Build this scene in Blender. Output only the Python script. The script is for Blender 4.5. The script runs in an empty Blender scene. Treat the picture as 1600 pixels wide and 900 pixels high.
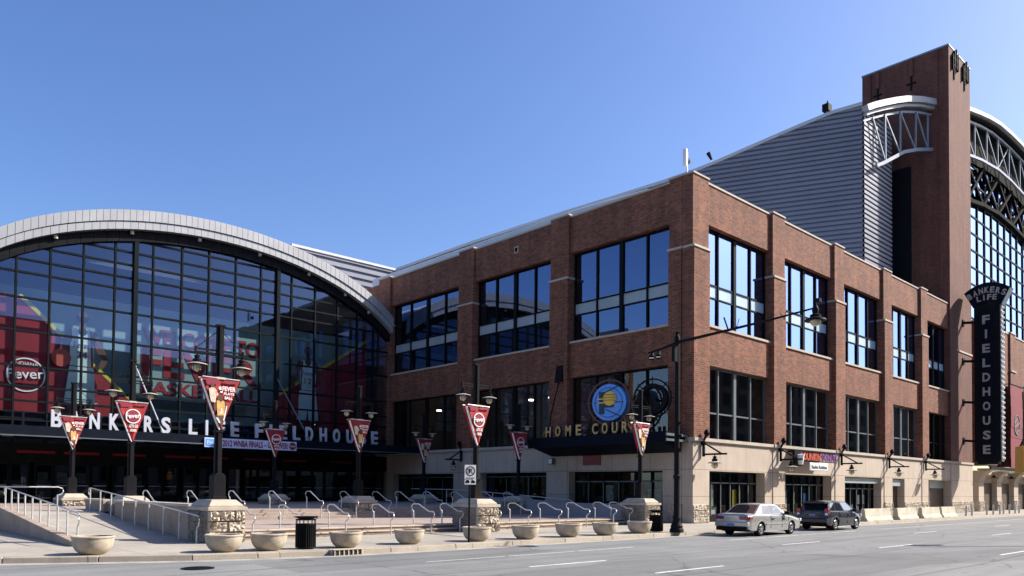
import bpy, bmesh, math, random
from mathutils import Vector, Matrix
random.seed(7)
PI = math.pi
scene = bpy.context.scene
COL = scene.collection

# ---------------------------------------------------------------- camera
cam_data = bpy.data.cameras.new('camera')
cam = bpy.data.objects.new('camera', cam_data)
COL.objects.link(cam)
right = Vector((0.7301305, -0.68324934, 0.00893255))
up = Vector((-0.02447047, -0.01308091, 0.99961497))
fwd = Vector((0.68286942, 0.73006796, 0.0262702))
M3 = Matrix((right, up, -fwd)).transposed()
cam.matrix_world = Matrix.Translation((-36.2978, -24.2036, 1.8)) @ M3.to_4x4()
cam_data.sensor_width = 36
cam_data.lens = 36 * 1199.95 / 1600
cam_data.shift_y = 283 / 1600
cam_data.clip_start = 0.1
cam_data.clip_end = 3000
scene.camera = cam

# ---------------------------------------------------------------- light
SUN = Vector((1.68, -1.0, 1.48)).normalized()
EL = math.asin(SUN.z)
world = bpy.data.worlds.new('World'); scene.world = world
world.use_nodes = True
nt = world.node_tree
for n in list(nt.nodes): nt.nodes.remove(n)
wo = nt.nodes.new('ShaderNodeOutputWorld'); bg = nt.nodes.new('ShaderNodeBackground')
sky = nt.nodes.new('ShaderNodeTexSky')
sky.sky_type = 'NISHITA'; sky.sun_disc = False
sky.sun_elevation = EL
sky.sun_rotation = math.atan2(SUN.x, SUN.y)
sky.altitude = 0; sky.air_density = 1.0; sky.dust_density = 1.7; sky.ozone_density = 3.0
bg.inputs['Strength'].default_value = 0.117
hs = nt.nodes.new('ShaderNodeHueSaturation'); hs.inputs['Saturation'].default_value = 1.2; hs.inputs['Hue'].default_value = 0.512
nt.links.new(sky.outputs[0], hs.inputs['Color']); nt.links.new(hs.outputs[0], bg.inputs[0]); nt.links.new(bg.outputs[0], wo.inputs[0])
sd = bpy.data.lights.new('sun', 'SUN'); sd.energy = 5.0; sd.angle = math.radians(0.5)
sd.color = (1.0, 0.93, 0.83)
sun = bpy.data.objects.new('sun', sd); COL.objects.link(sun)
sun.rotation_euler = (-SUN).to_track_quat('-Z', 'Y').to_euler()
sun.location = (0, 0, 60)
scene.view_settings.view_transform = 'Standard'
scene.view_settings.look = 'None'
scene.view_settings.exposure = 0.88
scene.view_settings.gamma = 1.0
scene.view_settings.use_curve_mapping = False
scene.render.engine = 'CYCLES'
try:
    scene.cycles.max_bounces = 8; scene.cycles.transparent_max_bounces = 12
    scene.cycles.sample_clamp_indirect = 6
except Exception: pass

# ---------------------------------------------------------------- materials
def new_mat(name):
    m = bpy.data.materials.new(name); m.use_nodes = True
    t = m.node_tree
    b = t.nodes.get('Principled BSDF')
    return m, t, b
def N(t, typ, **kw):
    n = t.nodes.new(typ)
    for k, v in kw.items(): setattr(n, k, v)
    return n
def L(t, a, b): t.links.new(a, b)
def ramp(t, fac, stops):
    r = N(t, 'ShaderNodeValToRGB')
    while len(r.color_ramp.elements) < len(stops): r.color_ramp.elements.new(0.5)
    for e, (p, c) in zip(r.color_ramp.elements, stops):
        e.position = p; e.color = (c[0], c[1], c[2], 1)
    L(t, fac, r.inputs[0]); return r.outputs[0]
def noise(t, vec, scale, detail=4, rough=0.55):
    n = N(t, 'ShaderNodeTexNoise'); n.inputs['Scale'].default_value = scale
    n.inputs['Detail'].default_value = detail; n.inputs['Roughness'].default_value = rough
    if vec is not None: L(t, vec, n.inputs['Vector'])
    return n.outputs['Fac']
def mixc(t, mode, fac, a, b):
    m = N(t, 'ShaderNodeMix'); m.data_type = 'RGBA'; m.blend_type = mode
    if isinstance(fac, float): m.inputs[0].default_value = fac
    else: L(t, fac, m.inputs[0])
    for s, v in ((6, a), (7, b)):
        if isinstance(v, tuple): m.inputs[s].default_value = (*v, 1)
        else: L(t, v, m.inputs[s])
    return m.outputs[2]
def bump(t, b, h, strength, dist=0.02):
    n = N(t, 'ShaderNodeBump'); n.inputs['Strength'].default_value = strength
    n.inputs['Distance'].default_value = dist
    L(t, h, n.inputs['Height']); L(t, n.outputs[0], b.inputs['Normal'])
def pos(t): return N(t, 'ShaderNodeNewGeometry').outputs['Position']
def objc(t): return N(t, 'ShaderNodeTexCoord').outputs['Object']

def simple(name, col, rough=0.6, metal=0.0, var=0.12, scale=3.0, local=True, bumpy=0.0, coat=0.0):
    m, t, b = new_mat(name)
    v = objc(t) if local else pos(t)
    f = noise(t, v, scale, 5)
    c1 = tuple(x * (1 - var) for x in col); c2 = tuple(min(1, x * (1 + var)) for x in col)
    L(t, ramp(t, f, [(0.3, c1), (0.7, c2)]), b.inputs['Base Color'])
    b.inputs['Roughness'].default_value = rough; b.inputs['Metallic'].default_value = metal
    if max(col) < 0.03: b.inputs['Specular IOR Level'].default_value = 0.07; b.inputs['Roughness'].default_value = max(rough, 0.6)
    if coat: b.inputs['Coat Weight'].default_value = coat; b.inputs['Coat Roughness'].default_value = 0.08
    if bumpy: bump(t, b, noise(t, v, scale * 6, 6), bumpy)
    return m
def wallvec(t):
    s = N(t, 'ShaderNodeSeparateXYZ'); L(t, pos(t), s.inputs[0])
    a = N(t, 'ShaderNodeMath', operation='ADD'); L(t, s.outputs[0], a.inputs[0]); L(t, s.outputs[1], a.inputs[1])
    c = N(t, 'ShaderNodeCombineXYZ'); L(t, a.outputs[0], c.inputs[0]); L(t, s.outputs[2], c.inputs[1])
    return c.outputs[0], s
def brick_mat(name, c1, c2, mortar, bw=0.34, rh=0.115, varamt=1.0):
    m, t, b = new_mat(name)
    v, s = wallvec(t)
    br = N(t, 'ShaderNodeTexBrick'); L(t, v, br.inputs['Vector'])
    br.inputs['Color1'].default_value = (*c1, 1); br.inputs['Color2'].default_value = (*c2, 1)
    br.inputs['Mortar'].default_value = (*mortar, 1); br.inputs['Scale'].default_value = 1
    br.inputs['Mortar Size'].default_value = 0.011; br.inputs['Brick Width'].default_value = bw
    br.inputs['Row Height'].default_value = rh; br.inputs['Bias'].default_value = -0.1
    f = noise(t, pos(t), 0.5, 6, 0.6)
    f2 = noise(t, v, 4.5, 3, 0.8)
    c = mixc(t, 'MULTIPLY', 0.8, br.outputs['Color'], ramp(t, f, [(0.3, (0.72, 0.70, 0.70)), (0.7, (1.16, 1.14, 1.1))]))
    c = mixc(t, 'MULTIPLY', 0.7, c, ramp(t, f2, [(0.3, (0.55, 0.53, 0.53)), (0.7, (1.35, 1.38, 1.38))]))
    mp = N(t, 'ShaderNodeMapping'); mp.inputs['Scale'].default_value = (1.6, 0.14, 1); L(t, v, mp.inputs['Vector'])
    c = mixc(t, 'MULTIPLY', 0.75, c, ramp(t, noise(t, mp.outputs[0], 1.0, 6, 0.6), [(0.32, (0.64, 0.62, 0.62)), (0.6, (1.08, 1.06, 1.05))]))
    L(t, c, b.inputs['Base Color']); b.inputs['Roughness'].default_value = 0.9
    bump(t, b, br.outputs['Fac'], 0.25, -0.01)
    return m
MAT = {}
MAT['brick'] = brick_mat('brick', (0.25, 0.086, 0.045), (0.108, 0.037, 0.021), (0.25, 0.155, 0.105))
MAT['tower_brick'] = brick_mat('tower_brick', (0.165, 0.058, 0.038), (0.115, 0.04, 0.028), (0.15, 0.08, 0.06))
def panel_stone(name, base):
    m, t, b = new_mat(name)
    v, s = wallvec(t)
    br = N(t, 'ShaderNodeTexBrick'); L(t, v, br.inputs['Vector'])
    br.offset = 0.0
    br.inputs['Color1'].default_value = (*base, 1); br.inputs['Color2'].default_value = (*(x * 0.94 for x in base), 1)
    br.inputs['Mortar'].default_value = (*(x * 0.45 for x in base), 1)
    br.inputs['Scale'].default_value = 1; br.inputs['Mortar Size'].default_value = 0.018
    br.inputs['Brick Width'].default_value = 2.9; br.inputs['Row Height'].default_value = 1.5
    f = noise(t, v, 0.9, 6, 0.65)
    mp = N(t, 'ShaderNodeMapping'); mp.inputs['Scale'].default_value = (6, 0.5, 1); L(t, v, mp.inputs['Vector'])
    st = noise(t, mp.outputs[0], 1.0, 4, 0.6)
    c = mixc(t, 'MULTIPLY', 0.8, br.outputs['Color'], ramp(t, f, [(0.3, (0.86, 0.84, 0.82)), (0.75, (1.06, 1.05, 1.04))]))
    c = mixc(t, 'MULTIPLY', 0.6, c, ramp(t, st, [(0.35, (0.86, 0.84, 0.8)), (0.6, (1.03, 1.03, 1.03))]))
    L(t, c, b.inputs['Base Color']); b.inputs['Roughness'].default_value = 0.85
    return m
MAT['panel'] = panel_stone('panel_stone', (0.48, 0.405, 0.335))
MAT['coping'] = simple('coping_stone', (0.43, 0.375, 0.31), 0.8, 0, 0.1, 1.2, local=False)
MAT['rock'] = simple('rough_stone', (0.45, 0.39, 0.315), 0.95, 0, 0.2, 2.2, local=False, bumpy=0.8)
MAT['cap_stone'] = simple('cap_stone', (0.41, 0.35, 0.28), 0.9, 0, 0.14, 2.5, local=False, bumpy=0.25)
MAT['shaft_stone'] = simple('dark_stone', (0.19, 0.16, 0.135), 0.9, 0, 0.3, 1.3, local=False, bumpy=0.3)  # pedestal body and left side, much darker than the rough front
MAT['pot'] = simple('pot_concrete', (0.41, 0.35, 0.275), 0.9, 0, 0.2, 4.0, bumpy=0.3)
MAT['barrier'] = simple('barrier_concrete', (0.47, 0.43, 0.34), 0.9, 0, 0.22, 1.8, bumpy=0.3)
MAT['soil'] = simple('soil', (0.05, 0.038, 0.026), 1.0, 0, 0.4, 12)
MAT['black'] = simple('black_paint', (0.010, 0.011, 0.013), 0.45, 0, 0.25, 2)
MAT['pole'] = simple('pole_paint', (0.012, 0.012, 0.014), 0.45, 0.0, 0.25, 2)
MAT['deep_black'] = simple('deep_black_paint', (0.005, 0.0055, 0.006), 0.9, 0, 0.2, 1)
MAT['navy'] = simple('navy_paint', (0.006, 0.009, 0.017), 0.4, 0, 0.2, 2)
MAT['saucer'] = simple('saucer_enamel', (0.55, 0.52, 0.45), 0.35, 0.2, 0.1, 4)
MAT['steel'] = simple('galvanised_rail', (0.54, 0.54, 0.53), 0.4, 0.35, 0.15, 5)
MAT['silver'] = simple('fascia_metal', (0.33, 0.335, 0.35), 0.5, 0.15, 0.09, 0.8, local=False)
MAT['truss'] = simple('truss_paint', (0.2, 0.24, 0.29), 0.5, 0.1, 0.1, 1, local=False)
MAT['roofmetal'] = simple('roof_metal', (0.5, 0.51, 0.53), 0.45, 0.1, 0.07, 0.5, local=False)
MAT['corr'] = simple('corrugated_siding', (0.19, 0.2, 0.25), 0.5, 0.15, 0.08, 0.35, local=False)
MAT['dark_panel'] = simple('dark_panel', (0.012, 0.013, 0.018), 0.5, 0, 0.2, 0.5, local=False)
MAT['mullion'] = simple('mullion_paint', (0.008, 0.012, 0.014), 0.45, 0.1, 0.2, 1, local=False)
MAT['mullion_grey'] = simple('mullion_grey', (0.12, 0.14, 0.15), 0.45, 0.2, 0.15, 1, local=False)
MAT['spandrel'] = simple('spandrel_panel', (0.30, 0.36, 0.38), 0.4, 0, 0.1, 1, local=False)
MAT['spandrel_lit'] = simple('spandrel_sunlit_tone', (0.42, 0.55, 0.66), 0.3, 0, 0.1, 1, local=False)  # brighter copy of the spandrel, sunlight on the front face put into its colour
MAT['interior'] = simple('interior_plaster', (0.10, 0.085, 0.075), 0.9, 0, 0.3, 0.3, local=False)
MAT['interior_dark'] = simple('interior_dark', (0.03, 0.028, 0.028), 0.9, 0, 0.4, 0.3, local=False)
MAT['interior_grey'] = simple('interior_grey', (0.22, 0.30, 0.30), 0.9, 0, 0.15, 0.3, local=False)
MAT['shutter'] = simple('brown_shutter', (0.07, 0.048, 0.034), 0.6, 0, 0.2, 0.6, local=False)
MAT['letter_white'] = simple('letter_white', (0.5, 0.52, 0.58), 0.5, 0, 0.04, 1)
MAT['letter_dim'] = simple('letter_dim', (0.36, 0.33, 0.30), 0.5, 0, 0.06, 1)
MAT['letter_gold'] = simple('letter_gold', (0.62, 0.42, 0.14), 0.5, 0, 0.08, 1)
MAT['letter_edge'] = simple('letter_edge', (0.012, 0.02, 0.06), 0.5, 0, 0.08, 1)
MAT['blue'] = simple('sign_blue', (0.10, 0.33, 0.85), 0.45, 0, 0.06, 1)
MAT['gold'] = simple('ball_gold', (0.85, 0.58, 0.08), 0.5, 0, 0.1, 3)
MAT['maroon_ring'] = simple('ring_maroon', (0.11, 0.035, 0.03), 0.5, 0, 0.1, 1)
MAT['red'] = simple('banner_red', (0.33, 0.016, 0.018), 0.75, 0, 0.3, 2.5)
MAT['deepred'] = simple('poster_red', (0.24, 0.008, 0.016), 0.8, 0, 0.15, 0.8, local=False)
MAT['wine'] = simple('banner_wine', (0.19, 0.015, 0.028), 0.8, 0, 0.12, 0.6, local=False)
MAT['yellow'] = simple('poster_yellow', (0.5, 0.42, 0.03), 0.8, 0, 0.1, 1)
MAT['white'] = simple('white_print', (0.78, 0.78, 0.76), 0.7, 0, 0.05, 1)
MAT['paleblue'] = simple('pale_blue_cloth', (0.58, 0.66, 0.9), 0.8, 0, 0.06, 1)
MAT['darkred'] = simple('dark_red_print', (0.22, 0.015, 0.04), 0.7, 0, 0.1, 1)
MAT['skin'] = simple('brown_print', (0.11, 0.045, 0.03), 0.8, 0, 0.2, 4)
MAT['jersey'] = simple('jersey_print', (0.5, 0.6, 0.6), 0.8, 0, 0.15, 2)
MAT['cream'] = simple('cream_print', (0.6, 0.52, 0.4), 0.8, 0, 0.25, 9)
MAT['gold_print'] = simple('gold_print', (0.6, 0.36, 0.12), 0.8, 0, 0.3, 9)
MAT['orange'] = simple('orange_print', (0.42, 0.06, 0.03), 0.6, 0, 0.05, 1)
MAT['purple'] = simple('purple_print', (0.16, 0.05, 0.2), 0.6, 0, 0.05, 1)
MAT['signal_yellow'] = simple('signal_yellow', (0.62, 0.26, 0.02), 0.5, 0, 0.06, 1)
MAT['sign_board'] = simple('sign_board_red', (0.24, 0.05, 0.05), 0.6, 0, 0.1, 2)
MAT['line'] = simple('road_line', (0.66, 0.66, 0.64), 0.85, 0, 0.25, 6, local=False)
MAT['lens_red'] = simple('tail_red', (0.25, 0.01, 0.01), 0.2, 0, 0.1, 3, coat=0.8)
MAT['lens_clear'] = simple('lens_clear', (0.7, 0.72, 0.75), 0.15, 0.3, 0.1, 3, coat=0.8)
MAT['tyre'] = simple('tyre', (0.012, 0.012, 0.012), 0.85, 0, 0.2, 5)
MAT['rim'] = simple('rim_alloy', (0.55, 0.56, 0.58), 0.3, 0.8, 0.1, 5)
MAT['plate'] = simple('number_plate', (0.14, 0.2, 0.4), 0.5, 0, 0.1, 5)
MAT['car_silver'] = simple('car_paint_silver', (0.40, 0.40, 0.385), 0.28, 0.5, 0.03, 2, coat=0.8)
MAT['car_dark'] = simple('car_paint_dark', (0.012, 0.015, 0.026), 0.22, 0.3, 0.1, 2, coat=1.0)
MAT['poster_a'] = simple('window_poster', (0.42, 0.5, 0.46), 0.7, 0, 0.5, 3.0, local=False)

def glass_mat(name, tint, refl, base, rough=0.012):
    m = bpy.data.materials.new(name); m.use_nodes = True
    t = m.node_tree
    for n in list(t.nodes): t.nodes.remove(n)
    o = N(t, 'ShaderNodeOutputMaterial')
    tr = N(t, 'ShaderNodeBsdfTransparent'); tr.inputs[0].default_value = (*tint, 1)
    gl = N(t, 'ShaderNodeBsdfGlossy'); gl.inputs[0].default_value = (*refl, 1); gl.inputs['Roughness'].default_value = rough
    v = pos(t)
    bp = N(t, 'ShaderNodeBump'); bp.inputs['Strength'].default_value = 0.012; bp.inputs['Distance'].default_value = 0.02
    L(t, noise(t, v, 0.45, 2), bp.inputs['Height']); L(t, bp.outputs[0], gl.inputs['Normal'])
    lw = N(t, 'ShaderNodeLayerWeight'); lw.inputs[0].default_value = 0.5
    pw = N(t, 'ShaderNodeMath', operation='POWER'); L(t, lw.outputs['Facing'], pw.inputs[0]); pw.inputs[1].default_value = 4.0
    fr = N(t, 'ShaderNodeMath', operation='MULTIPLY_ADD'); L(t, pw.outputs[0], fr.inputs[0]); fr.inputs[1].default_value = 0.85; fr.inputs[2].default_value = 0.05
    ad = N(t, 'ShaderNodeMath', operation='ADD'); ad.use_clamp = True
    L(t, fr.outputs[0], ad.inputs[0]); ad.inputs[1].default_value = base
    mx = N(t, 'ShaderNodeMixShader')
    L(t, ad.outputs[0], mx.inputs[0]); L(t, tr.outputs[0], mx.inputs[1]); L(t, gl.outputs[0], mx.inputs[2])
    L(t, mx.outputs[0], o.inputs[0])
    return m
MAT['glass'] = glass_mat('atrium_glass', (0.82, 0.92, 0.95), (0.42, 0.56, 0.92), 0.1)
MAT['glass_side'] = glass_mat('side_window_glass', (0.4, 0.45, 0.45), (0.45, 0.58, 0.9), 0.2)
MAT['glass_lit'] = glass_mat('front_window_glass', (0.3, 0.33, 0.35), (0.30, 0.44, 0.92), 0.6)
MAT['glass_store'] = glass_mat('store_glass', (0.55, 0.58, 0.56), (0.8, 0.85, 0.9), 0.06)
MAT['glass_gable'] = glass_mat('gable_glass', (0.3, 0.33, 0.35), (0.42, 0.56, 0.92), 0.8)
m, t, b = new_mat('car_glass'); b.inputs['Base Color'].default_value = (0.01, 0.014, 0.02, 1)
L(t, ramp(t, noise(t, objc(t), 1.2, 2), [(0.3, (0.008, 0.011, 0.016)), (0.7, (0.016, 0.02, 0.028))]), b.inputs['Base Color'])
b.inputs['Roughness'].default_value = 0.04; b.inputs['Specular IOR Level'].default_value = 1.0; b.inputs['Coat Weight'].default_value = 1.0
MAT['car_glass'] = m
m, t, b = new_mat('globe_glass'); b.inputs['Roughness'].default_value = 0.15
L(t, ramp(t, noise(t, objc(t), 6, 2), [(0.3, (0.5, 0.42, 0.28)), (0.7, (0.66, 0.58, 0.42))]), b.inputs['Base Color'])
b.inputs['Coat Weight'].default_value = 1.0
MAT['globe'] = m
# asphalt
m, t, b = new_mat('asphalt'); v = pos(t)
f1 = noise(t, v, 0.35, 6, 0.6); f2 = noise(t, v, 28, 3, 0.6)
mp = N(t, 'ShaderNodeMapping'); mp.inputs['Scale'].default_value = (0.06, 1.4, 1); L(t, v, mp.inputs['Vector'])
f3 = noise(t, mp.outputs[0], 1.0, 6, 0.6)
c = ramp(t, f1, [(0.3, (0.15, 0.153, 0.152)), (0.7, (0.198, 0.2, 0.196))])
c = mixc(t, 'MULTIPLY', 0.8, c, ramp(t, f3, [(0.35, (0.86, 0.86, 0.86)), (0.62, (1.1, 1.1, 1.1))]))
c = mixc(t, 'MULTIPLY', 0.9, c, ramp(t, f2, [(0.3, (0.8, 0.8, 0.8)), (0.7, (1.15, 1.15, 1.15))]))
vo = N(t, 'ShaderNodeTexVoronoi'); vo.feature = 'DISTANCE_TO_EDGE'; vo.inputs['Scale'].default_value = 0.16
mp2 = N(t, 'ShaderNodeMapping'); L(t, v, mp2.inputs['Vector'])
wn = N(t, 'ShaderNodeTexNoise'); wn.inputs['Scale'].default_value = 0.9; wn.inputs['Detail'].default_value = 5; L(t, v, wn.inputs['Vector'])
c2 = mixc(t, 'LINEAR_LIGHT', 0.25, v, wn.outputs['Color']); L(t, c2, vo.inputs['Vector'])
cr = ramp(t, vo.outputs['Distance'], [(0.0, (0.45, 0.45, 0.45)), (0.006, (1, 1, 1))])
c = mixc(t, 'MULTIPLY', 0.8, c, cr)
vp = N(t, 'ShaderNodeTexVoronoi'); vp.inputs['Scale'].default_value = 0.11; vp.distance = 'CHEBYCHEV'
mp3 = N(t, 'ShaderNodeMapping'); mp3.inputs['Scale'].default_value = (0.5, 1.5, 1); L(t, v, mp3.inputs['Vector']); L(t, mp3.outputs[0], vp.inputs['Vector'])
sc = N(t, 'ShaderNodeSeparateColor'); L(t, vp.outputs['Color'], sc.inputs[0])
c = mixc(t, 'MULTIPLY', 0.8, c, ramp(t, sc.outputs[0], [(0.12, (0.78, 0.78, 0.78)), (0.22, (1.0, 1.0, 1.0)), (0.85, (1.0, 1.0, 1.0)), (0.9, (1.1, 1.09, 1.07))]))
mp4 = N(t, 'ShaderNodeMapping'); mp4.inputs['Scale'].default_value = (0.35, 2.2, 1); L(t, v, mp4.inputs['Vector'])
c = mixc(t, 'MULTIPLY', 0.85, c, ramp(t, noise(t, mp4.outputs[0], 2.2, 5, 0.7), [(0.30, (0.5, 0.5, 0.5)), (0.38, (1, 1, 1))]))
wv = N(t, 'ShaderNodeTexWave'); wv.bands_direction = 'Y'; wv.inputs['Scale'].default_value = 0.09; wv.inputs['Distortion'].default_value = 1.2; wv.inputs['Detail'].default_value = 4; wv.inputs['Detail Scale'].default_value = 0.6; L(t, v, wv.inputs['Vector'])
c = mixc(t, 'MULTIPLY', 0.9, c, ramp(t, wv.outputs['Fac'], [(0.0, (0.6, 0.6, 0.6)), (0.006, (1, 1, 1))]))
L(t, c, b.inputs['Base Color']); b.inputs['Roughness'].default_value = 0.9; bump(t, b, f2, 0.4, 0.01)
MAT['asphalt'] = m
# paving: concrete slabs with joints
def slab_mat(name, base, w, h, joint=0.5, rot=0.0):
    m, t, b = new_mat(name); v = pos(t)
    mp = N(t, 'ShaderNodeMapping'); mp.inputs['Rotation'].default_value = (0, 0, rot); L(t, v, mp.inputs['Vector'])
    br = N(t, 'ShaderNodeTexBrick'); br.offset = 0.0; L(t, mp.outputs[0], br.inputs['Vector'])
    br.inputs['Color1'].default_value = (*base, 1); br.inputs['Color2'].default_value = (*(x * 0.9 for x in base), 1)
    br.inputs['Mortar'].default_value = (*(x * joint for x in base), 1)
    br.inputs['Scale'].default_value = 1; br.inputs['Mortar Size'].default_value = 0.012
    br.inputs['Brick Width'].default_value = w; br.inputs['Row Height'].default_value = h
    f = noise(t, v, 0.8, 7, 0.65); f2 = noise(t, v, 14, 4, 0.6)
    c = mixc(t, 'MULTIPLY', 0.9, br.outputs['Color'], ramp(t, f, [(0.3, (0.78, 0.77, 0.75)), (0.7, (1.1, 1.09, 1.07))]))
    c = mixc(t, 'MULTIPLY', 0.8, c, ramp(t, f2, [(0.3, (0.86, 0.86, 0.86)), (0.7, (1.08, 1.08, 1.08))]))
    c = mixc(t, 'MULTIPLY', 0.8, c, ramp(t, noise(t, v, 2.6, 6, 0.75), [(0.30, (0.6, 0.58, 0.55)), (0.42, (1, 1, 1))]))
    L(t, c, b.inputs['Base Color']); b.inputs['Roughness'].default_value = 0.9; bump(t, b, f2, 0.2, 0.01)
    return m
MAT['sidewalk'] = slab_mat('sidewalk_concrete', (0.37, 0.335, 0.285), 1.55, 1.55)
MAT['plaza'] = slab_mat('plaza_paving', (0.36, 0.29, 0.25), 0.9, 0.9, 0.7)
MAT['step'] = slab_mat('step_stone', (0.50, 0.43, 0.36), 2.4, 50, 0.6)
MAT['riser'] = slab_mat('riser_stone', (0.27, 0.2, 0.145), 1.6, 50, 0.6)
MAT['kerb'] = slab_mat('kerb_stone', (0.40, 0.35, 0.285), 2.2, 60, 0.3)
MAT['rampwall'] = slab_mat('ramp_wall_stone', (0.36, 0.28, 0.22), 60, 1.7, 0.5)

# ---------------------------------------------------------------- mesh helpers
ORIG = {}
class MB:
    def __init__(s): s.v = []; s.f = []; s.mi = []; s.cur = 0
    def face(s, pts):
        i = len(s.v); s.v += [tuple(p) for p in pts]; s.f.append(tuple(range(i, i + len(pts)))); s.mi.append(s.cur)
    def add(s, vs, fs):
        i = len(s.v); s.v += [tuple(p) for p in vs]
        for f in fs: s.f.append(tuple(i + k for k in f)); s.mi.append(s.cur)
    def box(s, x0, x1, y0, y1, z0, z1):
        if x0 > x1: x0, x1 = x1, x0
        if y0 > y1: y0, y1 = y1, y0
        if z0 > z1: z0, z1 = z1, z0
        s.add([(x0, y0, z0), (x1, y0, z0), (x1, y1, z0), (x0, y1, z0), (x0, y0, z1), (x1, y0, z1), (x1, y1, z1), (x0, y1, z1)],
              [(0, 3, 2, 1), (4, 5, 6, 7), (0, 1, 5, 4), (1, 2, 6, 5), (2, 3, 7, 6), (3, 0, 4, 7)])
    def abox(s, ax, a0, a1, d0, d1, z0, z1):     # ax 'x': face looks to -Y ; ax 'y': face looks to -X
        if ax == 'x': s.box(a0, a1, d0, d1, z0, z1)
        else: s.box(d0, d1, a0, a1, z0, z1)
    def prism(s, poly, axis, a, b):               # poly in the two other axes
        def P(u, w, k):
            return {'x': (k, u, w), 'y': (u, k, w), 'z': (u, w, k)}[axis]
        n = len(poly); vs = [P(u, w, a) for u, w in poly] + [P(u, w, b) for u, w in poly]
        fs = [tuple(range(n))[::-1], tuple(range(n, 2 * n))] + [(i, (i + 1) % n, n + (i + 1) % n, n + i) for i in range(n)]
        s.add(vs, fs)
    def tube(s, path, r, n=8, cap=True):
        path = [Vector(p) for p in path]; m = len(path)
        rs = r if isinstance(r, (list, tuple)) else [r] * m
        ref = Vector((0, 0, 1)); rings = []
        for i, p in enumerate(path):
            d = (path[min(i + 1, m - 1)] - path[max(i - 1, 0)]).normalized()
            u = d.cross(ref)
            if u.length < 0.05: u = d.cross(Vector((0, 1, 0)))
            u.normalize(); w = d.cross(u)
            rings.append([p + (u * math.cos(2 * PI * k / n) + w * math.sin(2 * PI * k / n)) * rs[i] for k in range(n)])
        # keep the rings from twisting
        vs = [q for r_ in rings for q in r_]; fs = []
        for i in range(m - 1):
            for k in range(n): fs.append((i * n + k, i * n + (k + 1) % n, (i + 1) * n + (k + 1) % n, (i + 1) * n + k))
        if cap: fs.append(tuple(range(n))[::-1]); fs.append(tuple((m - 1) * n + k for k in range(n)))
        s.add(vs, fs)
    def bar(s, a, b, w, h=None):                 # square bar between two points
        h = h or w; a = Vector(a); b = Vector(b); d = (b - a).normalized()
        u = d.cross(Vector((0, 0, 1)))
        if u.length < 0.05: u = Vector((1, 0, 0))
        u.normalize(); q = u.cross(d).normalized()
        vs = [p + u * i * w / 2 + q * j * h / 2 for p in (a, b) for i, j in ((-1, -1), (1, -1), (1, 1), (-1, 1))]
        s.add(vs, [(0, 3, 2, 1), (4, 5, 6, 7), (0, 1, 5, 4), (1, 2, 6, 5), (2, 3, 7, 6), (3, 0, 4, 7)])
    def lathe(s, prof, c=(0, 0, 0), n=24, axis='z'):
        rr = [p_[0] for p_ in prof]; ring = min(rr) > 0.55 * max(rr)
        if ring and prof[0] != prof[-1]: prof = list(prof) + [prof[0]]
        vs = []; fs = []; m = len(prof)
        for r, z in prof:
            for k in range(n):
                a = 2 * PI * k / n; x, y = r * math.cos(a), r * math.sin(a)
                p = {'z': (x, y, z), 'y': (x, z, y), 'x': (z, x, y)}[axis]
                vs.append((p[0] + c[0], p[1] + c[1], p[2] + c[2]))
        for i in range(m - 1):
            for k in range(n): fs.append((i * n + k, i * n + (k + 1) % n, (i + 1) * n + (k + 1) % n, (i + 1) * n + k))
        if prof[0][0] > 0.001 and not ring: fs.append(tuple(range(n))[::-1])
        if prof[-1][0] > 0.001 and not ring: fs.append(tuple((m - 1) * n + k for k in range(n)))
        s.add(vs, fs)
    def build(s, name, mat, parent=None, smooth=False, bevel=0.0, local=False, sharp=35):
        me = bpy.data.meshes.new(name)
        o0 = Vector((0, 0, 0)) if (local or parent is None) else ORIG.get(parent.name, Vector((0, 0, 0)))
        me.from_pydata([(x - o0.x, y - o0.y, z - o0.z) for x, y, z in s.v], [], s.f)
        mats = mat if isinstance(mat, list) else [mat]
        for k in mats: me.materials.append(MAT[k] if isinstance(k, str) else k)
        if len(mats) > 1:
            for p, i in zip(me.polygons, s.mi): p.material_index = i
        bm = bmesh.new(); bm.from_mesh(me)
        bmesh.ops.remove_doubles(bm, verts=bm.verts, dist=0.0005) if smooth else None
        bmesh.ops.recalc_face_normals(bm, faces=bm.faces)
        if smooth:
            for f in bm.faces: f.smooth = True
            for e in bm.edges:
                if len(e.link_faces) == 2 and e.calc_face_angle(0) > math.radians(sharp): e.smooth = False
        bm.to_mesh(me); bm.free()
        o = bpy.data.objects.new(name, me); COL.objects.link(o)
        if parent is not None: o.parent = parent; ORIG[o.name] = o0
        if bevel:
            md = o.modifiers.new('bevel', 'BEVEL'); md.width = bevel; md.segments = 2; md.limit_method = 'ANGLE'
        return o
def thing(name, loc, label, cat, group=None):
    o = bpy.data.objects.new(name, None); COL.objects.link(o)
    o.location = loc; ORIG[o.name] = Vector(loc)
    o['label'] = label; o['category'] = cat
    if group: o['group'] = group
    o.empty_display_size = 0.3
    return o
def tag(o, label, cat, group=None):
    o['label'] = label; o['category'] = cat
    if group: o['group'] = group
    return o
def struct(o, kind='structure', label=None):
    o['kind'] = kind
    if label: o['label'] = label
    return o
def copy_tree(o, parent=None):
    c = o.copy(); COL.objects.link(c)
    if parent is not None: c.parent = parent
    for ch in list(o.children): copy_tree(ch, c)
    return c
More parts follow.
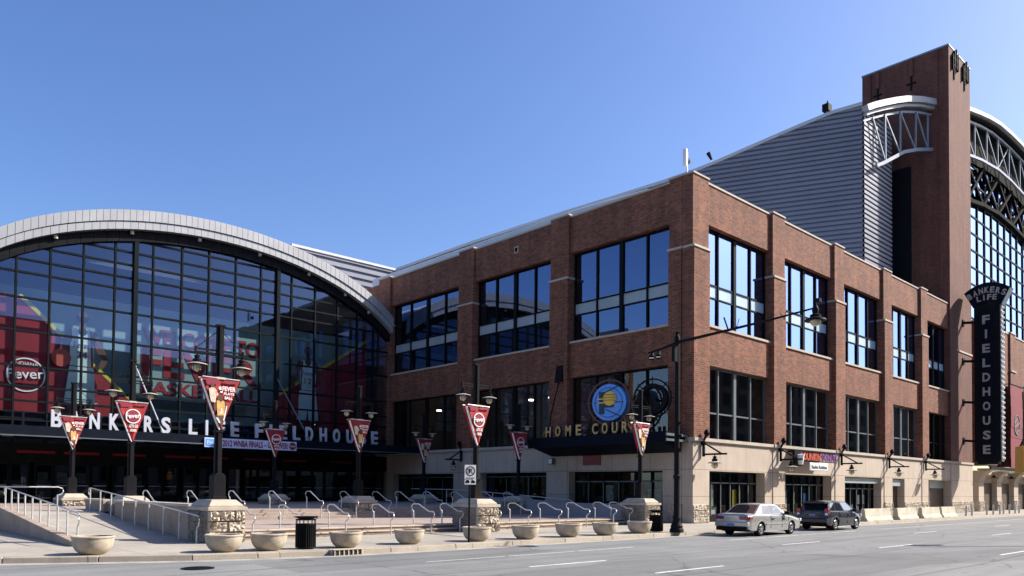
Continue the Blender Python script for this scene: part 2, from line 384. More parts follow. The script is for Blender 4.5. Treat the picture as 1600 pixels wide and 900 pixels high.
def text_mesh(s, w, h, ext=0.03, offset=0.0):
    cu = bpy.data.curves.new('txt', 'FONT'); cu.body = s; cu.size = 1; cu.extrude = 0.5; cu.offset = offset
    cu.resolution_u = 3
    ob = bpy.data.objects.new('txt', cu); COL.objects.link(ob)
    dg = bpy.context.evaluated_depsgraph_get(); dg.update()
    me = bpy.data.meshes.new_from_object(ob.evaluated_get(dg))
    COL.objects.unlink(ob); bpy.data.objects.remove(ob)
    xs = [v.co.x for v in me.vertices]; ys = [v.co.y for v in me.vertices]
    x0, x1, y0, y1 = min(xs), max(xs), min(ys), max(ys)
    if w is None: w = (x1 - x0) / (y1 - y0) * h
    for v in me.vertices:
        v.co = Vector(((v.co.x - (x0 + x1) / 2) / (x1 - x0) * w, (v.co.y - y0) / (y1 - y0) * h, v.co.z * 2 * ext / 2))
    return me
# text bases: facing -Y: x->+X, y->+Z, z-> -Y ; facing -X: x-> -Y, y->Z, z-> -X
B_FRONT = Matrix(((1, 0, 0), (0, 0, -1), (0, 1, 0)))
B_SIDE = Matrix(((0, 0, -1), (-1, 0, 0), (0, 1, 0)))
def put_text(name, s, w, h, loc, basis, mat, parent, ext=0.03, offset=0.0, tilt=0.0):
    me = text_mesh(s, w, h, ext, offset)
    o0 = ORIG.get(parent.name, Vector((0, 0, 0))) if parent is not None else Vector((0, 0, 0))
    R = basis @ Matrix.Rotation(tilt, 3, 'Z')
    for v in me.vertices: v.co = R @ v.co + Vector(loc) - o0
    me.materials.clear(); me.materials.append(MAT[mat])
    me.name = name
    o = bpy.data.objects.new(name, me); COL.objects.link(o)
    if parent is not None: o.parent = parent; ORIG[o.name] = o0
    return o
ORD = ['first', 'second', 'third', 'fourth', 'fifth', 'sixth', 'seventh', 'eighth', 'ninth', 'tenth', 'eleventh', 'twelfth', 'thirteenth', 'fourteenth', 'fifteenth', 'sixteenth']

# ---------------------------------------------------------------- ground, road, kerb, plaza
g = MB(); g.face([(-1500, -1500, -0.16), (1500, -1500, -0.16), (1500, 1500, -0.16), (-1500, 1500, -0.16)])
struct(g.build('ground', 'asphalt'))
r = MB(); r.box(-400, 400, -26.5, 12, -0.158, -0.15); struct(r.build('road', 'asphalt'))
KL = [(-70, 14), (-40, 1.5), (-36, -0.5), (-34, -1.15), (-32.5, -1.75), (-30.6, -2.75), (-28.6, -3.7), (-27, -4.15), (-25, -4.5), (-23, -4.65), (-18, -4.72), (-10, -4.8), (140, -4.8)]
# dense polyline for the kerb
s = MB(); inner = [(x, y + 0.22) for x, y in KL]
n = len(KL)
for i in range(n - 1):
    a, b2 = inner[i], inner[i + 1]
    s.face([(a[0], a[1], 0), (b2[0], b2[1], 0), (b2[0], 70, 0), (a[0], 70, 0)])
struct(s.build('sidewalk', 'sidewalk'))
def along(pts, step):
    out = []; 
    for i in range(len(pts) - 1):
        a = Vector(pts[i]); b2 = Vector(pts[i + 1]); Ls = (b2 - a).length; k = max(1, int(Ls / step))
        for j in range(k): out.append(a + (b2 - a) * j / k)
    out.append(Vector(pts[-1])); return out
kb = MB(); kp = along(KL[1:], 2.3)
for i in range(len(kp) - 1):
    a, b2 = kp[i], kp[i + 1]; d = (b2 - a).normalized(); nrm = Vector((-d.y, d.x))
    a = a + d * 0.008; b2 = b2 - d * 0.008
    if a.x > 70: a = kp[i]
    if -25.05 < (a.x + b2.x) / 2 < -24.0: pass
    j1 = random.uniform(-0.006, 0.006)
    q = [a, b2, b2 + nrm * 0.225, a + nrm * 0.225]
    vs = [(q[0].x, q[0].y, -0.16), (q[1].x, q[1].y, -0.16), (q[2].x, q[2].y, -0.16), (q[3].x, q[3].y, -0.16)]
    a2 = a + nrm * 0.03; b3 = b2 + nrm * 0.03
    vs += [(a2.x, a2.y, 0.004 + j1), (b3.x, b3.y, 0.004 + j1), (q[2].x, q[2].y, 0.004 + j1), (q[3].x, q[3].y, 0.004 + j1)]
    kb.add(vs, [(0, 3, 2, 1), (4, 5, 6, 7), (0, 1, 5, 4), (1, 2, 6, 5), (2, 3, 7, 6), (3, 0, 4, 7)])
struct(kb.build('kerb', 'kerb', bevel=0.02))
gu = MB(); gp = along(KL[1:], 3.0)
for i in range(len(gp) - 1):
    a, b2 = gp[i], gp[i + 1]
    gu.face([(a.x, a.y - 0.55, -0.145), (b2.x, b2.y - 0.55, -0.145), (b2.x, b2.y + 0.02, -0.145), (a.x, a.y + 0.02, -0.145)])
struct(gu.build('gutter', simple('gutter_concrete', (0.31, 0.295, 0.265), 0.9, 0, 0.25, 1.5, local=False)))
# road markings
ln = MB(); Z = -0.146
def dash(x0, x1, y, w=0.11, slope=-0.08):
    k = 6
    for i in range(k):
        xa = x0 + (x1 - x0) * i / k; xb = x0 + (x1 - x0) * (i + 1) / k
        ya = y + slope * (xa - x0); yb = y + slope * (xb - x0); w2 = w * random.uniform(0.8, 1.05)
        ln.face([(xa, ya - w2 / 2, Z), (xb, yb - w2 / 2, Z), (xb, yb + w2 / 2, Z), (xa, ya + w2 / 2, Z)])
for k in range(-2, 8):
    dash(-22.7 + 13.0 * k, -19.8 + 13.0 * k, -10.35, slope=-0.02)
    dash(-21.4 + 13.1 * k, -18.5 + 13.1 * k, -13.25, slope=-0.02)
    dash(-21.3 + 13.1 * k, -18.4 + 13.1 * k, -16.95, slope=-0.02)
for k in range(0, 26):
    if k not in (3, 4, 9): dash(-24 + k * 3.0, -21.15 + k * 3.0, -7.75, w=0.07, slope=0.0)
struct(ln.build('road_markings', 'line'))
# manhole and drain inlet
mh = thing('manhole_cover', (-29.23, -5.75, -0.146), 'round dark iron manhole cover in the road near the left kerb', 'manhole')
q = MB(); q.lathe([(0.0, 0.0), (0.34, 0.0), (0.36, 0.006), (0.38, 0.0), (0.38, -0.01)], (-29.23, -5.75, -0.135), 28)
for k in range(-5, 6):
    w = math.sqrt(0.3 ** 2 - (k * 0.055) ** 2) if abs(k * 0.055) < 0.3 else 0
    q.box(-29.23 - w, -29.23 + w, -5.75 + k * 0.055 - 0.012, -5.75 + k * 0.055 + 0.012, -0.135, -0.128)
q.build('lid', 'black', mh)
dr = thing('storm_drain', (-24.5, -4.53, -0.15), 'slotted storm drain inlet set into the kerb below the black litter bin', 'drain')
q = MB(); q.box(-25.0, -24.02, -4.64, -4.3, -0.149, 0.012); q.build('stone_surround', 'kerb', dr)
q = MB(); q.box(-24.97, -24.05, -4.68, -4.645, -0.148, -0.0); q.build('opening', 'soil', dr)
q = MB()
for k in range(7): q.box(-24.97 + k * 0.15, -24.94 + k * 0.15, -4.71, -4.66, -0.15, 0.008)
q.box(-25.0, -24.02, -4.72, -4.6, 0.012, 0.03)
q.build('grate', 'barrier', dr)

# raised plaza
PX0, PX1 = -26.33, -3.36
p = MB()
p.box(PX0, PX1 - 0.6, 1.18, 1.6, 0.105, 0.15); p.box(PX0, PX1 - 0.6, 1.52, 1.9, 0.25, 0.298)
st = struct(p.build('lower_steps', 'step', bevel=0.008))
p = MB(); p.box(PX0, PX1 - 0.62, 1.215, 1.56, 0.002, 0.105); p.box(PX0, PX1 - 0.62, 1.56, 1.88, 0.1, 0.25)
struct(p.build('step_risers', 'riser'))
p = MB(); p.box(PX0, PX1 + 0.3, 1.9, 9.3, 0.001, 0.3); struct(p.build('plaza', 'plaza'))
p = MB(); p.box(PX0, PX1 + 0.3, 9.3, 9.68, 0.15, 0.45); p.box(PX0, PX1 + 0.3, 9.66, 10.04, 0.3, 0.6); p.box(PX0, PX1 + 0.3, 10.02, 10.4, 0.45, 0.748)
struct(p.build('upper_steps', 'plaza', bevel=0.012))
p = MB(); p.box(-80, PX0, 12.5, 34, 0.001, 0.75); p.box(PX0, 0.2, 10.4, 34, 0.001, 0.75); struct(p.build('upper_plaza', 'plaza'))
# ramps
p = MB(); p.prism([(1.4, 0.003), (12.5, 0.003), (12.5, 0.752), ], 'x', -29.95, -26.7)
struct(p.build('ramp', 'sidewalk'))
w = thing('ramp_kerb_wall', (-30.1, 7, 0), 'low sloping stone kerb wall on the outer left side of the entrance ramp', 'wall')
p = MB(); p.prism([(1.1, 0.0), (12.5, 0.0), (12.5, 0.93), (1.5, 0.17), (1.1, 0.14)], 'x', -30.28, -29.95); p.build('wall', 'rampwall', w, bevel=0.02)
w = thing('ramp_side_wall', (-26.5, 6, 0), 'long flat topped stone wall between the entrance ramp and the plaza steps', 'wall')
p = MB(); p.box(-26.66, -26.33, 1.72, 9.9, 0, 1.13); p.box(-26.66, -26.33, 11.5, 14.2, 0.7, 1.13); p.build('wall', 'rampwall', w)
p = MB(); p.box(-26.72, -26.28, 1.72, 9.9, 1.13, 1.22); p.box(-26.72, -26.28, 11.5, 14.25, 1.13, 1.22); p.build('coping', 'coping', w)
w = thing('plaza_wall', (-3.3, 8, 0), 'grey planter wall right of the plaza, in the shade beside the brick building', 'wall')
p = MB(); p.prism([(1.75, 0.0), (16, 0.0), (16, 1.35), (11, 1.25), (6, 1.05), (1.75, 1.05)], 'x', -3.35, -3.05)
p.box(-3.05, -0.75, 3.2, 3.5, 0, 1.02); p.build('wall', simple('grey_wall', (0.26, 0.25, 0.26), 0.85, 0, 0.12, 0.8, local=False), w)

# ---------------------------------------------------------------- buildings
def window(parent, ax, a0, a1, z0, z1, d, cols, trans, glass, heavy=None, fm='mullion', name='window', spandrel=None, fw=0.09, interior=None):
    f = MB()
    f.abox(ax, a0, a0 + fw, d - 0.07, d + 0.07, z0, z1); f.abox(ax, a1 - fw, a1, d - 0.07, d + 0.07, z0, z1)
    f.abox(ax, a0 + fw, a1 - fw, d - 0.07, d + 0.07, z1 - fw, z1); f.abox(ax, a0 + fw, a1 - fw, d - 0.07, d + 0.07, z0, z0 + fw)
    for i in range(1, cols):
        a = a0 + (a1 - a0) * i / cols; w2 = 0.14 if heavy == i else 0.05
        f.abox(ax, a - w2, a + w2, d - 0.1, d + 0.06, z0 + fw, z1 - fw)
    for zt in trans:
        f.abox(ax, a0 + fw, a1 - fw, d - 0.055, d + 0.055, zt - 0.045, zt + 0.045)
    fo = f.build(name, fm, parent)
    gq = MB()
    for i in range(cols):
        b0 = a0 + (a1 - a0) * i / cols; b1 = a0 + (a1 - a0) * (i + 1) / cols
        zs = [z0] + list(trans) + [z1]
        for j in range(len(zs) - 1):
            if spandrel and abs(zs[j] - spandrel[0]) < 0.01: continue
            t1, t2, t3 = (random.uniform(-0.006, 0.006) for _ in range(3))
            A0, A1, Z0, Z1 = b0 + 0.01, b1 - 0.01, zs[j] + 0.01, zs[j + 1] - 0.01
            cs = [(A0, Z0, 0), (A1, Z0, t1), (A1, Z1, t1 + t2), (A0, Z1, t2)]
            gq.face([(a_, d + 0.012 + o_, z_) if ax == 'x' else (d + 0.012 + o_, a_, z_) for a_, z_, o_ in cs])
    gq.build('glass', glass, fo)
    if spandrel:
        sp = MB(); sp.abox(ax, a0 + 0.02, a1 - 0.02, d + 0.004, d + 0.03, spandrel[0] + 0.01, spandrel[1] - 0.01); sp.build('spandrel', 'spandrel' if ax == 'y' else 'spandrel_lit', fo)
    return fo
def rough_blocks(mb, ax, a0, a1, d, z0, z1, depth, bw=0.62, bh=0.35, amp=0.07, end=None):
    z = z0; row = 0; rh = (z1 - z0) / max(1, round((z1 - z0) / bh))
    while z < z1 - 0.01:
        a = a0 - (0.5 * bw * (row % 2) if a1 - a0 > bw else 0)
        while a < a1 - 0.02:
            b = a + bw * random.uniform(0.8, 1.25); lo, hi = max(a, a0), min(b, a1)
            if a1 - hi < 0.12: hi = a1; b = a1
            if hi - lo > 0.03:
                nx, nz = 9, 7; P = {}
                b0_ = random.uniform(0.35, 0.9) * amp; sl_ = random.uniform(-0.5, 0.5) * amp; sv_ = random.uniform(-0.4, 0.5) * amp
                for i in range(nx + 1):
                    for j in range(nz + 1):
                        edge = i in (0, nx) or j in (0, nz)
                        u_ = i / nx - 0.5; w_ = j / nz - 0.5
                        dd = d + 0.03 if edge else d - max(0, b0_ + sl_ * u_ + sv_ * w_ + random.uniform(-0.5, 0.5) * amp)
                        fu = 0.0 if i in (0, nx) else (0.07 if i == 1 else (-0.07 if i == nx - 1 else 0)); 
                        A = lo + 0.008 + (hi - lo - 0.016) * i / nx; ZZ = z + 0.01 + (rh - 0.02) * j / nz
                        if i == 1: A = lo + 0.035
                        if i == nx - 1: A = hi - 0.035
                        if j == 1: ZZ = z + 0.035
                        if j == nz - 1: ZZ = z + rh - 0.035
                        P[i, j] = (A, dd, ZZ) if ax == 'x' else (dd, A, ZZ)
                for i in range(nx):
                    for j in range(nz): mb.face([P[i, j], P[i + 1, j], P[i + 1, j + 1], P[i, j + 1]])
            a = b
        z += rh; row += 1
    mb.abox(ax, a0, a1, d + 0.025, d + depth, z0, z1)

ZT, ZH, ZS, ZLH, ZL = 19.6, 17.15, 11.37, 9.02, 4.78
wing = thing('brick_building', (10, 10, 0), 'large red brick building with tall grouped windows on the street corner', 'building')
def part(root, name, mat, ax, a0, a1, d0, d1, z0, z1, bevel=0.0):
    q = MB(); q.abox(ax, a0, a1, d0, d1, z0, z1); return q.build(name, mat, root, bevel=bevel)
def facade(root, ax, pil, bays, zcap=15.42):
    for (a0, a1) in pil:
        part(root, 'upper_pilaster', 'brick', ax, a0, a1, 0.0, 0.7, zcap + 0.16, ZT)
        part(root, 'pilaster', 'brick', ax, a0, a1, -0.09, 0.7, ZL, zcap + 0.03)
        part(root, 'capital', 'coping', ax, a0 - 0.07, a1 + 0.07, -0.15, 0.69, zcap + 0.03, zcap + 0.16)
        part(root, 'coping', 'coping', ax, a0 - 0.03, a1 + 0.03, -0.06, 0.75, ZT, ZT + 0.1)
        part(root, 'stone_pier', 'panel', ax, a0, a1, -0.02, 0.7, 1.05, 4.6)
        part(root, 'ledge', 'coping', ax, a0, a1, -0.16, 0.7, 4.6, ZL)
        rock = MB(); rough_blocks(rock, ax, a0, a1, -0.06, 0, 1.05, 0.7); rock.build('stone_base', 'rock', root)
    for (a0, a1, kind) in bays:
        part(root, 'parapet_wall', 'brick', ax, a0, a1, 0.2, 0.72, ZH, ZT - 0.12)
        part(root, 'coping', 'coping', ax, a0, a1, 0.14, 0.78, ZT - 0.12, ZT - 0.01)
        part(root, 'brick_wall', 'brick', ax, a0, a1, 0.2, 0.72, ZLH, ZS - 0.13)
        part(root, 'sill', 'coping', ax, a0, a1, 0.11, 0.73, ZS - 0.13, ZS)
        part(root, 'stone_panel', 'panel', ax, a0, a1, 0.03, 0.7, 2.95, 4.6)
        part(root, 'ledge', 'coping', ax, a0, a1, -0.1, 0.7, 4.6, ZL)

PR = [(0.0, 1.58), (8.95, 10.5), (17.85, 19.38), (26.6, 28.22), (34.75, 36.25)]
BR = [(1.58, 8.95, 0), (10.5, 17.85, 1), (19.38, 26.6, 2), (28.22, 34.75, 3), (36.25, 42.16, 4)]
facade(wing, 'x', PR, BR)
for i, (a0, a1, k) in enumerate(BR):
    window(wing, 'x', a0, a1, ZS, ZH, 0.6, 4, (13.12, 13.88), 'glass_lit', heavy=2, spandrel=(13.12, 13.88))
    window(wing, 'x', a0, a1, ZL, ZLH, 0.6, 4, (6.35,), 'glass_store', heavy=2, fm='mullion_grey' if i < 4 else 'mullion')
PLf = [(1.0e-3 + 0.72, 1.58), (9.4, 11.02), (18.95, 20.65), (29.8, 31.5)]
BL = [(1.58, 9.4, 0), (11.02, 18.95, 1), (20.65, 29.8, 2)]
facade(wing, 'y', PLf, BL)
for i, (a0, a1, k) in enumerate(BL):
    window(wing, 'y', a0, a1, ZS, ZH, 0.6, 4, (13.12, 13.88), 'glass_side', heavy=2, spandrel=(13.12, 13.88))
    window(wing, 'y', a0, a1, ZL, ZLH, 0.6, 4, (), 'glass_store', heavy=2)
# rear part beyond the left face, roof deck, floors and inner walls
p = MB(); p.box(0.15, 0.7, 31.5, 36, 0, ZT - 0.3); p.build('end_wall', 'brick', wing)
p = MB(); p.box(0.72, 42.1, 0.72, 40, 18.9, 19.2); p.build('roof_deck', 'roofmetal', wing)
for z in (4.45, 10.2): part(wing, 'floor_slab', 'interior', 'x', 0.71, 42.1, 0.71, 40, z, z + 0.3)
part(wing, 'interior_wall', 'interior', 'x', 5.5, 5.7, 5.6, 40, 0, 18.9); part(wing, 'interior_wall', 'interior', 'x', 5.5, 42.1, 5.4, 5.6, 0, 18.9)
for k in range(4): part(wing, 'interior_wall', 'interior', 'x', 0.85, 5.5, 9.6 + 9.3 * k, 9.8 + 9.3 * k, 0, 18.9)
for k in range(4): part(wing, 'interior_wall', 'interior', 'x', 9.6 + 8.7 * k, 9.8 + 8.7 * k, 0.85, 5.4, 0, 18.9)
# white sills of ceilings seen behind the glass
mE = bpy.data.materials.new('lit_lamp'); mE.use_nodes = True; eb = mE.node_tree.nodes['Principled BSDF']; eb.inputs['Emission Color'].default_value = (1, 0.93, 0.8, 1); eb.inputs['Emission Strength'].default_value = 9.0
eb.inputs['Base Color'].default_value = (0.8, 0.75, 0.65, 1); MAT['lit_lamp'] = mE
for (lx, ly, lz) in ((2.6, 26.3, 8.2), (2.4, 13.2, 8.2), (3.1, 15.9, 8.3), (3.0, 7.6, 7.9), (2.9, 23.0, 8.4)):
    q = MB(); q.lathe([(0, 0), (0.2, 0.02), (0.2, 0.1), (0, 0.12)], (lx, ly, lz), 14); q.build('ceiling_lamp', 'lit_lamp', wing)
# storefronts
def store(ax, a0, a1, cols, d=0.7, zt=2.3, doors=(), posters=(), top=2.95, m='mullion_grey'):
    fo = window(wing, ax, a0, a1, 0.35, top, d, cols, (zt,), 'glass_store', name='shop_window', fm='mullion')
    q = MB(); q.abox(ax, a0, a1, d - 0.08, d + 0.1, 0.0, 0.35); q.build('plinth', 'dark_panel', fo)
    q = MB(); q.abox(ax, a0 + 0.1, a1 - 0.1, d - 0.085, d - 0.06, zt - 0.05, zt + 0.02)
    for i in range(1, cols):
        a = a0 + (a1 - a0) * i / cols; q.abox(ax, a - 0.03, a + 0.03, d - 0.125, d - 0.102, 0.35, zt - 0.05)
    q.build('mullion_cap', m, fo)
    for (u, w2, z0, z1, mt) in posters:
        q = MB(); q.abox(ax, u, u + w2, d + 0.05, d + 0.07, z0, z1); q.build('poster', mt, fo)
store('x', 1.75, 8.0, 6, posters=((2.5, 0.8, 0.9, 2.2, 'poster_a'), (5.4, 0.9, 0.8, 1.9, 'yellow'), (2.0, 0.6, 0.4, 0.75, 'white'), (2.9, 0.6, 0.4, 0.7, 'white')))
store('x', 10.6, 17.3, 6, posters=((11.5, 0.7, 0.7, 1.9, 'poster_a'), (14.6, 0.5, 0.6, 1.7, 'blue'), (12.9, 0.4, 1.0, 1.8, 'yellow')))
store('x', 19.5, 26.1, 6, zt=2.1, posters=((23.4, 1.2, 0.9, 1.6, 'white'),))
for a_, b_, d0_, z_ in ((8.0, 8.95, 0.03, 0), (1.58, 1.75, 0.03, 0), (17.3, 17.85, 0.03, 0), (26.1, 26.6, 0.03, 0), (30.9, 34.75, 0.03, 1.05), (36.25, 37.0, 0.5, 0)):
    part(wing, 'stone_jamb', 'panel', 'x', a_, b_, d0_, 0.8, z_, 2.95)
q = MB(); rough_blocks(q, 'x', 30.9, 34.75, 0.0, 0, 1.05, 0.6); q.build('stone_base', 'rock', wing)
for a_, b_, d0_, d1_, z_ in ((19.4, 26.1, 0.25, 0.68, 2.5), (28.3, 30.9, 0.25, 0.68, 2.35), (38.3, 42.1, 0.6, 0.72, 2.25)): part(wing, 'fascia_panel', 'spandrel', 'x', a_, b_, d0_, d1_, z_, 2.9)
part(wing, 'shutter', 'shutter', 'x', 28.3, 30.85, 0.6, 0.7, 0, 2.34); part(wing, 'shutter', 'shutter', 'x', 38.3, 42.1, 0.65, 0.73, 0, 2.24)
q = MB(); q.box(37.0, 38.25, 0.6, 0.72, 0, 2.94); q.build('door', 'mullion', wing)
store('y', 2.0, 9.3, 6, zt=2.35, posters=((2.6, 1.0, 1.1, 1.9, 'interior_grey'), (6.2, 0.8, 1.1, 2.1, 'poster_a')))
store('y', 11.3, 18.0, 3, zt=2.7)
store('y', 21.1, 29.1, 4, zt=2.7)
for a, b2 in ((1.58, 2.0), (9.3, 9.4), (11.02, 11.3), (18.0, 18.95), (20.65, 21.1), (29.1, 29.8)): part(wing, 'stone_jamb', 'panel', 'y', a, b2, 0.03, 0.8, 0, 2.95)
q = MB(); q.box(0.165, 0.19, 14.35, 14.75, 18.3, 18.75); q.build('vent_frame', 'coping', wing)
q = MB(); q.box(0.15, 0.163, 14.42, 14.68, 18.38, 18.67); q.build('vent', 'black', wing)

# ---- arena hall: metal clad octagon behind
hall = thing('metal_hall', (40, 40, 0), 'tall arena hall clad in grey horizontally ribbed metal behind the brick building', 'building')
K = Vector((32.61, 4.1)); D = Vector((-0.42, 0.91)).normalized(); NRM = Vector((-D.y, D.x)) # outward = left of D
if NRM.dot(Vector((-1, -1))) < 0: NRM = -NRM
TOP = [(0, 36.3), (2.48, 35.95), (5.75, 35.05), (9.13, 34.05), (12.64, 33.0), (14.74, 32.45), (17.51, 31.85), (22.63, 30.95), (27.47, 30.15), (38.31, 28.15), (47.65, 26.15)]
def smax(z):
    if z <= TOP[-1][1]: return TOP[-1][0]
    for (s0, z0), (s1, z1) in zip(TOP, TOP[1:]):
        if z1 <= z <= z0: return s0 + (s1 - s0) * (z0 - z) / (z0 - z1)
    return 0
def ribs(mb, P, zlo, zhi, s0, s1f, pitch=0.44, out=0.19):
    z = zlo
    while z < zhi:
        zs = [z, z + pitch * 0.58, z + pitch * 0.68, z + pitch * 0.97, z + pitch]
        os_ = [out, out, 0.0, 0.0, out]
        for k in range(4):
            za, zb = min(zs[k], zhi), min(zs[k + 1], zhi)
            if zb - za < 1e-4: continue
            a, b2 = s1f(za), s1f(zb)
            mb.face([P(s0, os_[k], za), P(a, os_[k], za), P(b2, os_[k + 1], zb), P(s0, os_[k + 1], zb)])
        z += pitch
def PM(s, o, z): return (K.x + D.x * s + NRM.x * o, K.y + D.y * s + NRM.y * o, z)
q = MB(); ribs(q, PM, 10, 36.28, 0, smax); q.build('side_cladding', 'corr', hall)
q = MB(); ribs(q, lambda s, o, z: (K.x + s, K.y - o, z), 10, 36.4, 0, lambda z: 6.25); q.build('front_cladding', 'corr', hall)
q = MB()
E1 = PM(47.65, 0, 0)
ribs(q, lambda s, o, z: (E1[0] - s, E1[1] - o, z), 10, 26.1, 0, lambda z: 12.8, pitch=0.72, out=0.24)
q.build('rear_cladding', 'corr', hall)
q = MB()   # pale edge trim and the roof
for (s0, z0), (s1, z1) in zip(TOP, TOP[1:]):
    a, b2 = PM(s0, 0.28, z0), PM(s1, 0.28, z1); a2, b3 = PM(s0, -0.6, z0), PM(s1, -0.6, z1)
    q.add([a, b2, b3, a2, (a[0], a[1], a[2] + 0.3), (b2[0], b2[1], b2[2] + 0.3), (b3[0], b3[1], b3[2] + 0.3), (a2[0], a2[1], a2[2] + 0.3)],
          [(0, 3, 2, 1), (4, 5, 6, 7), (0, 1, 5, 4), (1, 2, 6, 5), (2, 3, 7, 6), (3, 0, 4, 7)])
q.box(E1[0] - 12.9, E1[0] + 0.3, E1[1] - 0.35, E1[1] + 0.6, 26.1, 26.35)
q.build('roof_edge', 'roofmetal', hall)
q = MB()
for (s0, z0), (s1, z1) in zip(TOP, TOP[1:]):
    a, b2 = PM(s0, 0, z0), PM(s1, 0, z1)
    q.face([a, b2, (b2[0] + 70, b2[1] + 10, z1 - 1.5), (a[0] + 70, a[1] + 10, z0 - 1.5)])
q.build('roof', 'corr', hall)
q = MB(); q.box(E1[0] - 12.8, E1[0] - 12.5, E1[1] + 0.1, E1[1] + 25, 10, 26.0); q.build('rear_wall', 'dark_panel', hall)
q = MB(); q.box(K.x + 6.2, K.x + 6.3, K.y + 0.02, K.y + 6, 10, 36.2); q.build('return_wall', 'dark_panel', hall)
q = MB(); q.box(K.x + 6.3, 42.1, 7.6, 7.8, 10, 37.5); q.build('recess_wall', 'dark_panel', hall)
# slim roof strips seen above the parapet of the left face
q = MB(); rs_ = []
for y_, z_ in ((1.9, 20.15), (5, 20.75), (10, 21.0), (20, 21.08), (36, 21.1)): rs_.append([(2.2, y_, 19.2), (2.2, y_, z_ - 0.15), (2.45, y_, z_), (2.8, y_, z_), (2.8, y_, 19.2)])
for r0_, r1_ in zip(rs_, rs_[1:]):
    for k_ in range(5): q.face([r0_[k_], r1_[k_], r1_[(k_ + 1) % 5], r0_[(k_ + 1) % 5]])
q.face(rs_[0]); q.face(rs_[-1])
q.build('low_roof', 'roofmetal', hall)
# roof top bits
a = PM(15.6, 0, 33.9)
for (nm, x, y, z, hh, lb, ct) in (('antenna', 0.9, 1.0, 19.6, 1.75, 'slim roof antenna with panel on the corner of the brick parapet', 'antenna'),):
    an = thing(nm, (x, y, z), lb, ct)
    q = MB(); q.tube([(x, y, z), (x, y, z + hh)], 0.035, 6); q.tube([(x, y, z + 0.5), (x - 0.25, y + 0.25, z)], 0.02, 6); q.tube([(x, y, z + 0.5), (x + 0.25, y + 0.2, z)], 0.02, 6); q.build('mast', 'steel', an)
    q = MB(); q.box(x - 0.3, x - 0.14, y - 0.12, y + 0.1, z + 0.85, z + 1.85); q.build('panel', 'white', an, bevel=0.02)
    q = MB(); q.lathe([(0.0, 0), (0.16, 0.02), (0.18, 0.1), (0.12, 0.1)], (x + 0.2, y, z + 1.3), 12, axis='y'); q.box(x, x + 0.2, y - 0.03, y + 0.03, z + 1.25, z + 1.32); q.build('dish', 'black', an)
for s_, lab in ((13.2, 'small grey floodlight on the metal roof edge behind the corner'), (2.9, 'small dark equipment box on the roof edge left of the tower')):
    x, y, z = PM(s_, -0.2, dict(((13.2, 33.1), (2.9, 36.1)))[s_])
    an = thing('roof_floodlight' if s_ > 5 else 'roof_box', (x, y, z), lab, 'roof equipment')
    q = MB(); q.tube([(x, y, z), (x, y, z + 0.55)], 0.04, 6)
    q.build('post', 'steel', an)
    q = MB()
    if s_ > 5: q.tube([(x + 0.1, y, z + 0.5), (x - 0.5, y, z + 1.0)], [0.1, 0.2], 10)
    else: q.box(x - 0.35, x + 0.35, y - 0.3, y + 0.3, z + 0.3, z + 0.95); q.tube([(x + 0.1, y, z + 0.9), (x + 0.1, y, z + 1.35)], 0.06, 6)
    q.build('head', 'black', an)

# ---- brick tower
TX0, TX1, TY1, TZ = 42.16, 48.35, 8.0, 44.0
tw = thing('brick_tower', (45, 4, 0), 'very tall plain brick tower with metal tie plates near its top', 'tower')
q = MB(); q.box(TX0, TX1, 0, TY1, ZL, TZ)
q.build('shaft', 'tower_brick', tw)
q = MB(); q.box(TX0 - 0.05, TX1 + 0.05, -0.05, TY1 + 0.05, TZ, TZ + 0.16); q.build('coping', 'truss', tw)
q = MB(); q.box(TX0 - 0.03, TX1, -0.03, 2, 1.05, 4.6); q.build('stone_panel', 'panel', tw)
q = MB(); q.box(TX0 - 0.1, TX1 + 0.05, -0.13, 2, 4.6, ZL); q.box(TX0 + 1.7, TX1 + 0.06, -0.07, 0.1, 15.3, 15.46); q.build('stone_trim', 'coping', tw)
q = MB(); rough_blocks(q, 'x', TX0, TX1, -0.07, 0, 1.05, 1.2); q.build('stone_base', 'rock', tw)
q = MB(); q.box(TX0 - 0.12, TX0 - 0.01, 0.9, 1.02, 20, TZ - 0.02); q.box(TX0 - 0.12, TX0 - 0.01, 7.1, 7.2, 38, TZ - 0.02); q.build('downpipe', 'tower_brick', tw)
q = MB(); q.box(TX0 - 0.02, TX0 + 0.1, 3.35, 7.98, 18, 33.5); q.build('dark_cladding', 'dark_panel', tw)
for yy, z0 in ((6.45, 42.0), (3.3, 42.0)):
    q = MB(); q.box(TX0 - 0.2, TX0 - 0.0, yy - 0.18, yy + 0.18, 42.25, TZ - 0.05); q.build('rib', 'tower_brick', tw)
    q = MB(); q.box(TX0 - 0.1, TX0 - 0.001, yy - 0.07, yy + 0.07, 40.9, 42.2); q.box(TX0 - 0.12, TX0 - 0.002, yy - 0.42, yy + 0.42, 41.5, 41.64); q.build('tie_plate', 'pole', tw)
for xx in (43.6, 46.6):
    q = MB()
    for dx, z0, z1 in ((-0.7, 41.9, 43.4), (-0.2, 42.3, 43.9), (0.3, 42.2, 44.2), (0.75, 42.2, 43.9)): q.box(xx + dx - 0.045, xx + dx + 0.045, -0.22, -0.02, z0, z1)
    q.box(xx - 0.8, xx + 0.85, -0.16, -0.06, 43.1, 43.22); q.box(xx - 0.45, xx + 0.5, -0.16, -0.04, 42.4, 42.5); q.box(xx - 0.12, xx - 0.02, -0.12, -0.02, 41.2, 42.3)
    q.build('iron_bracket', 'pole', tw)

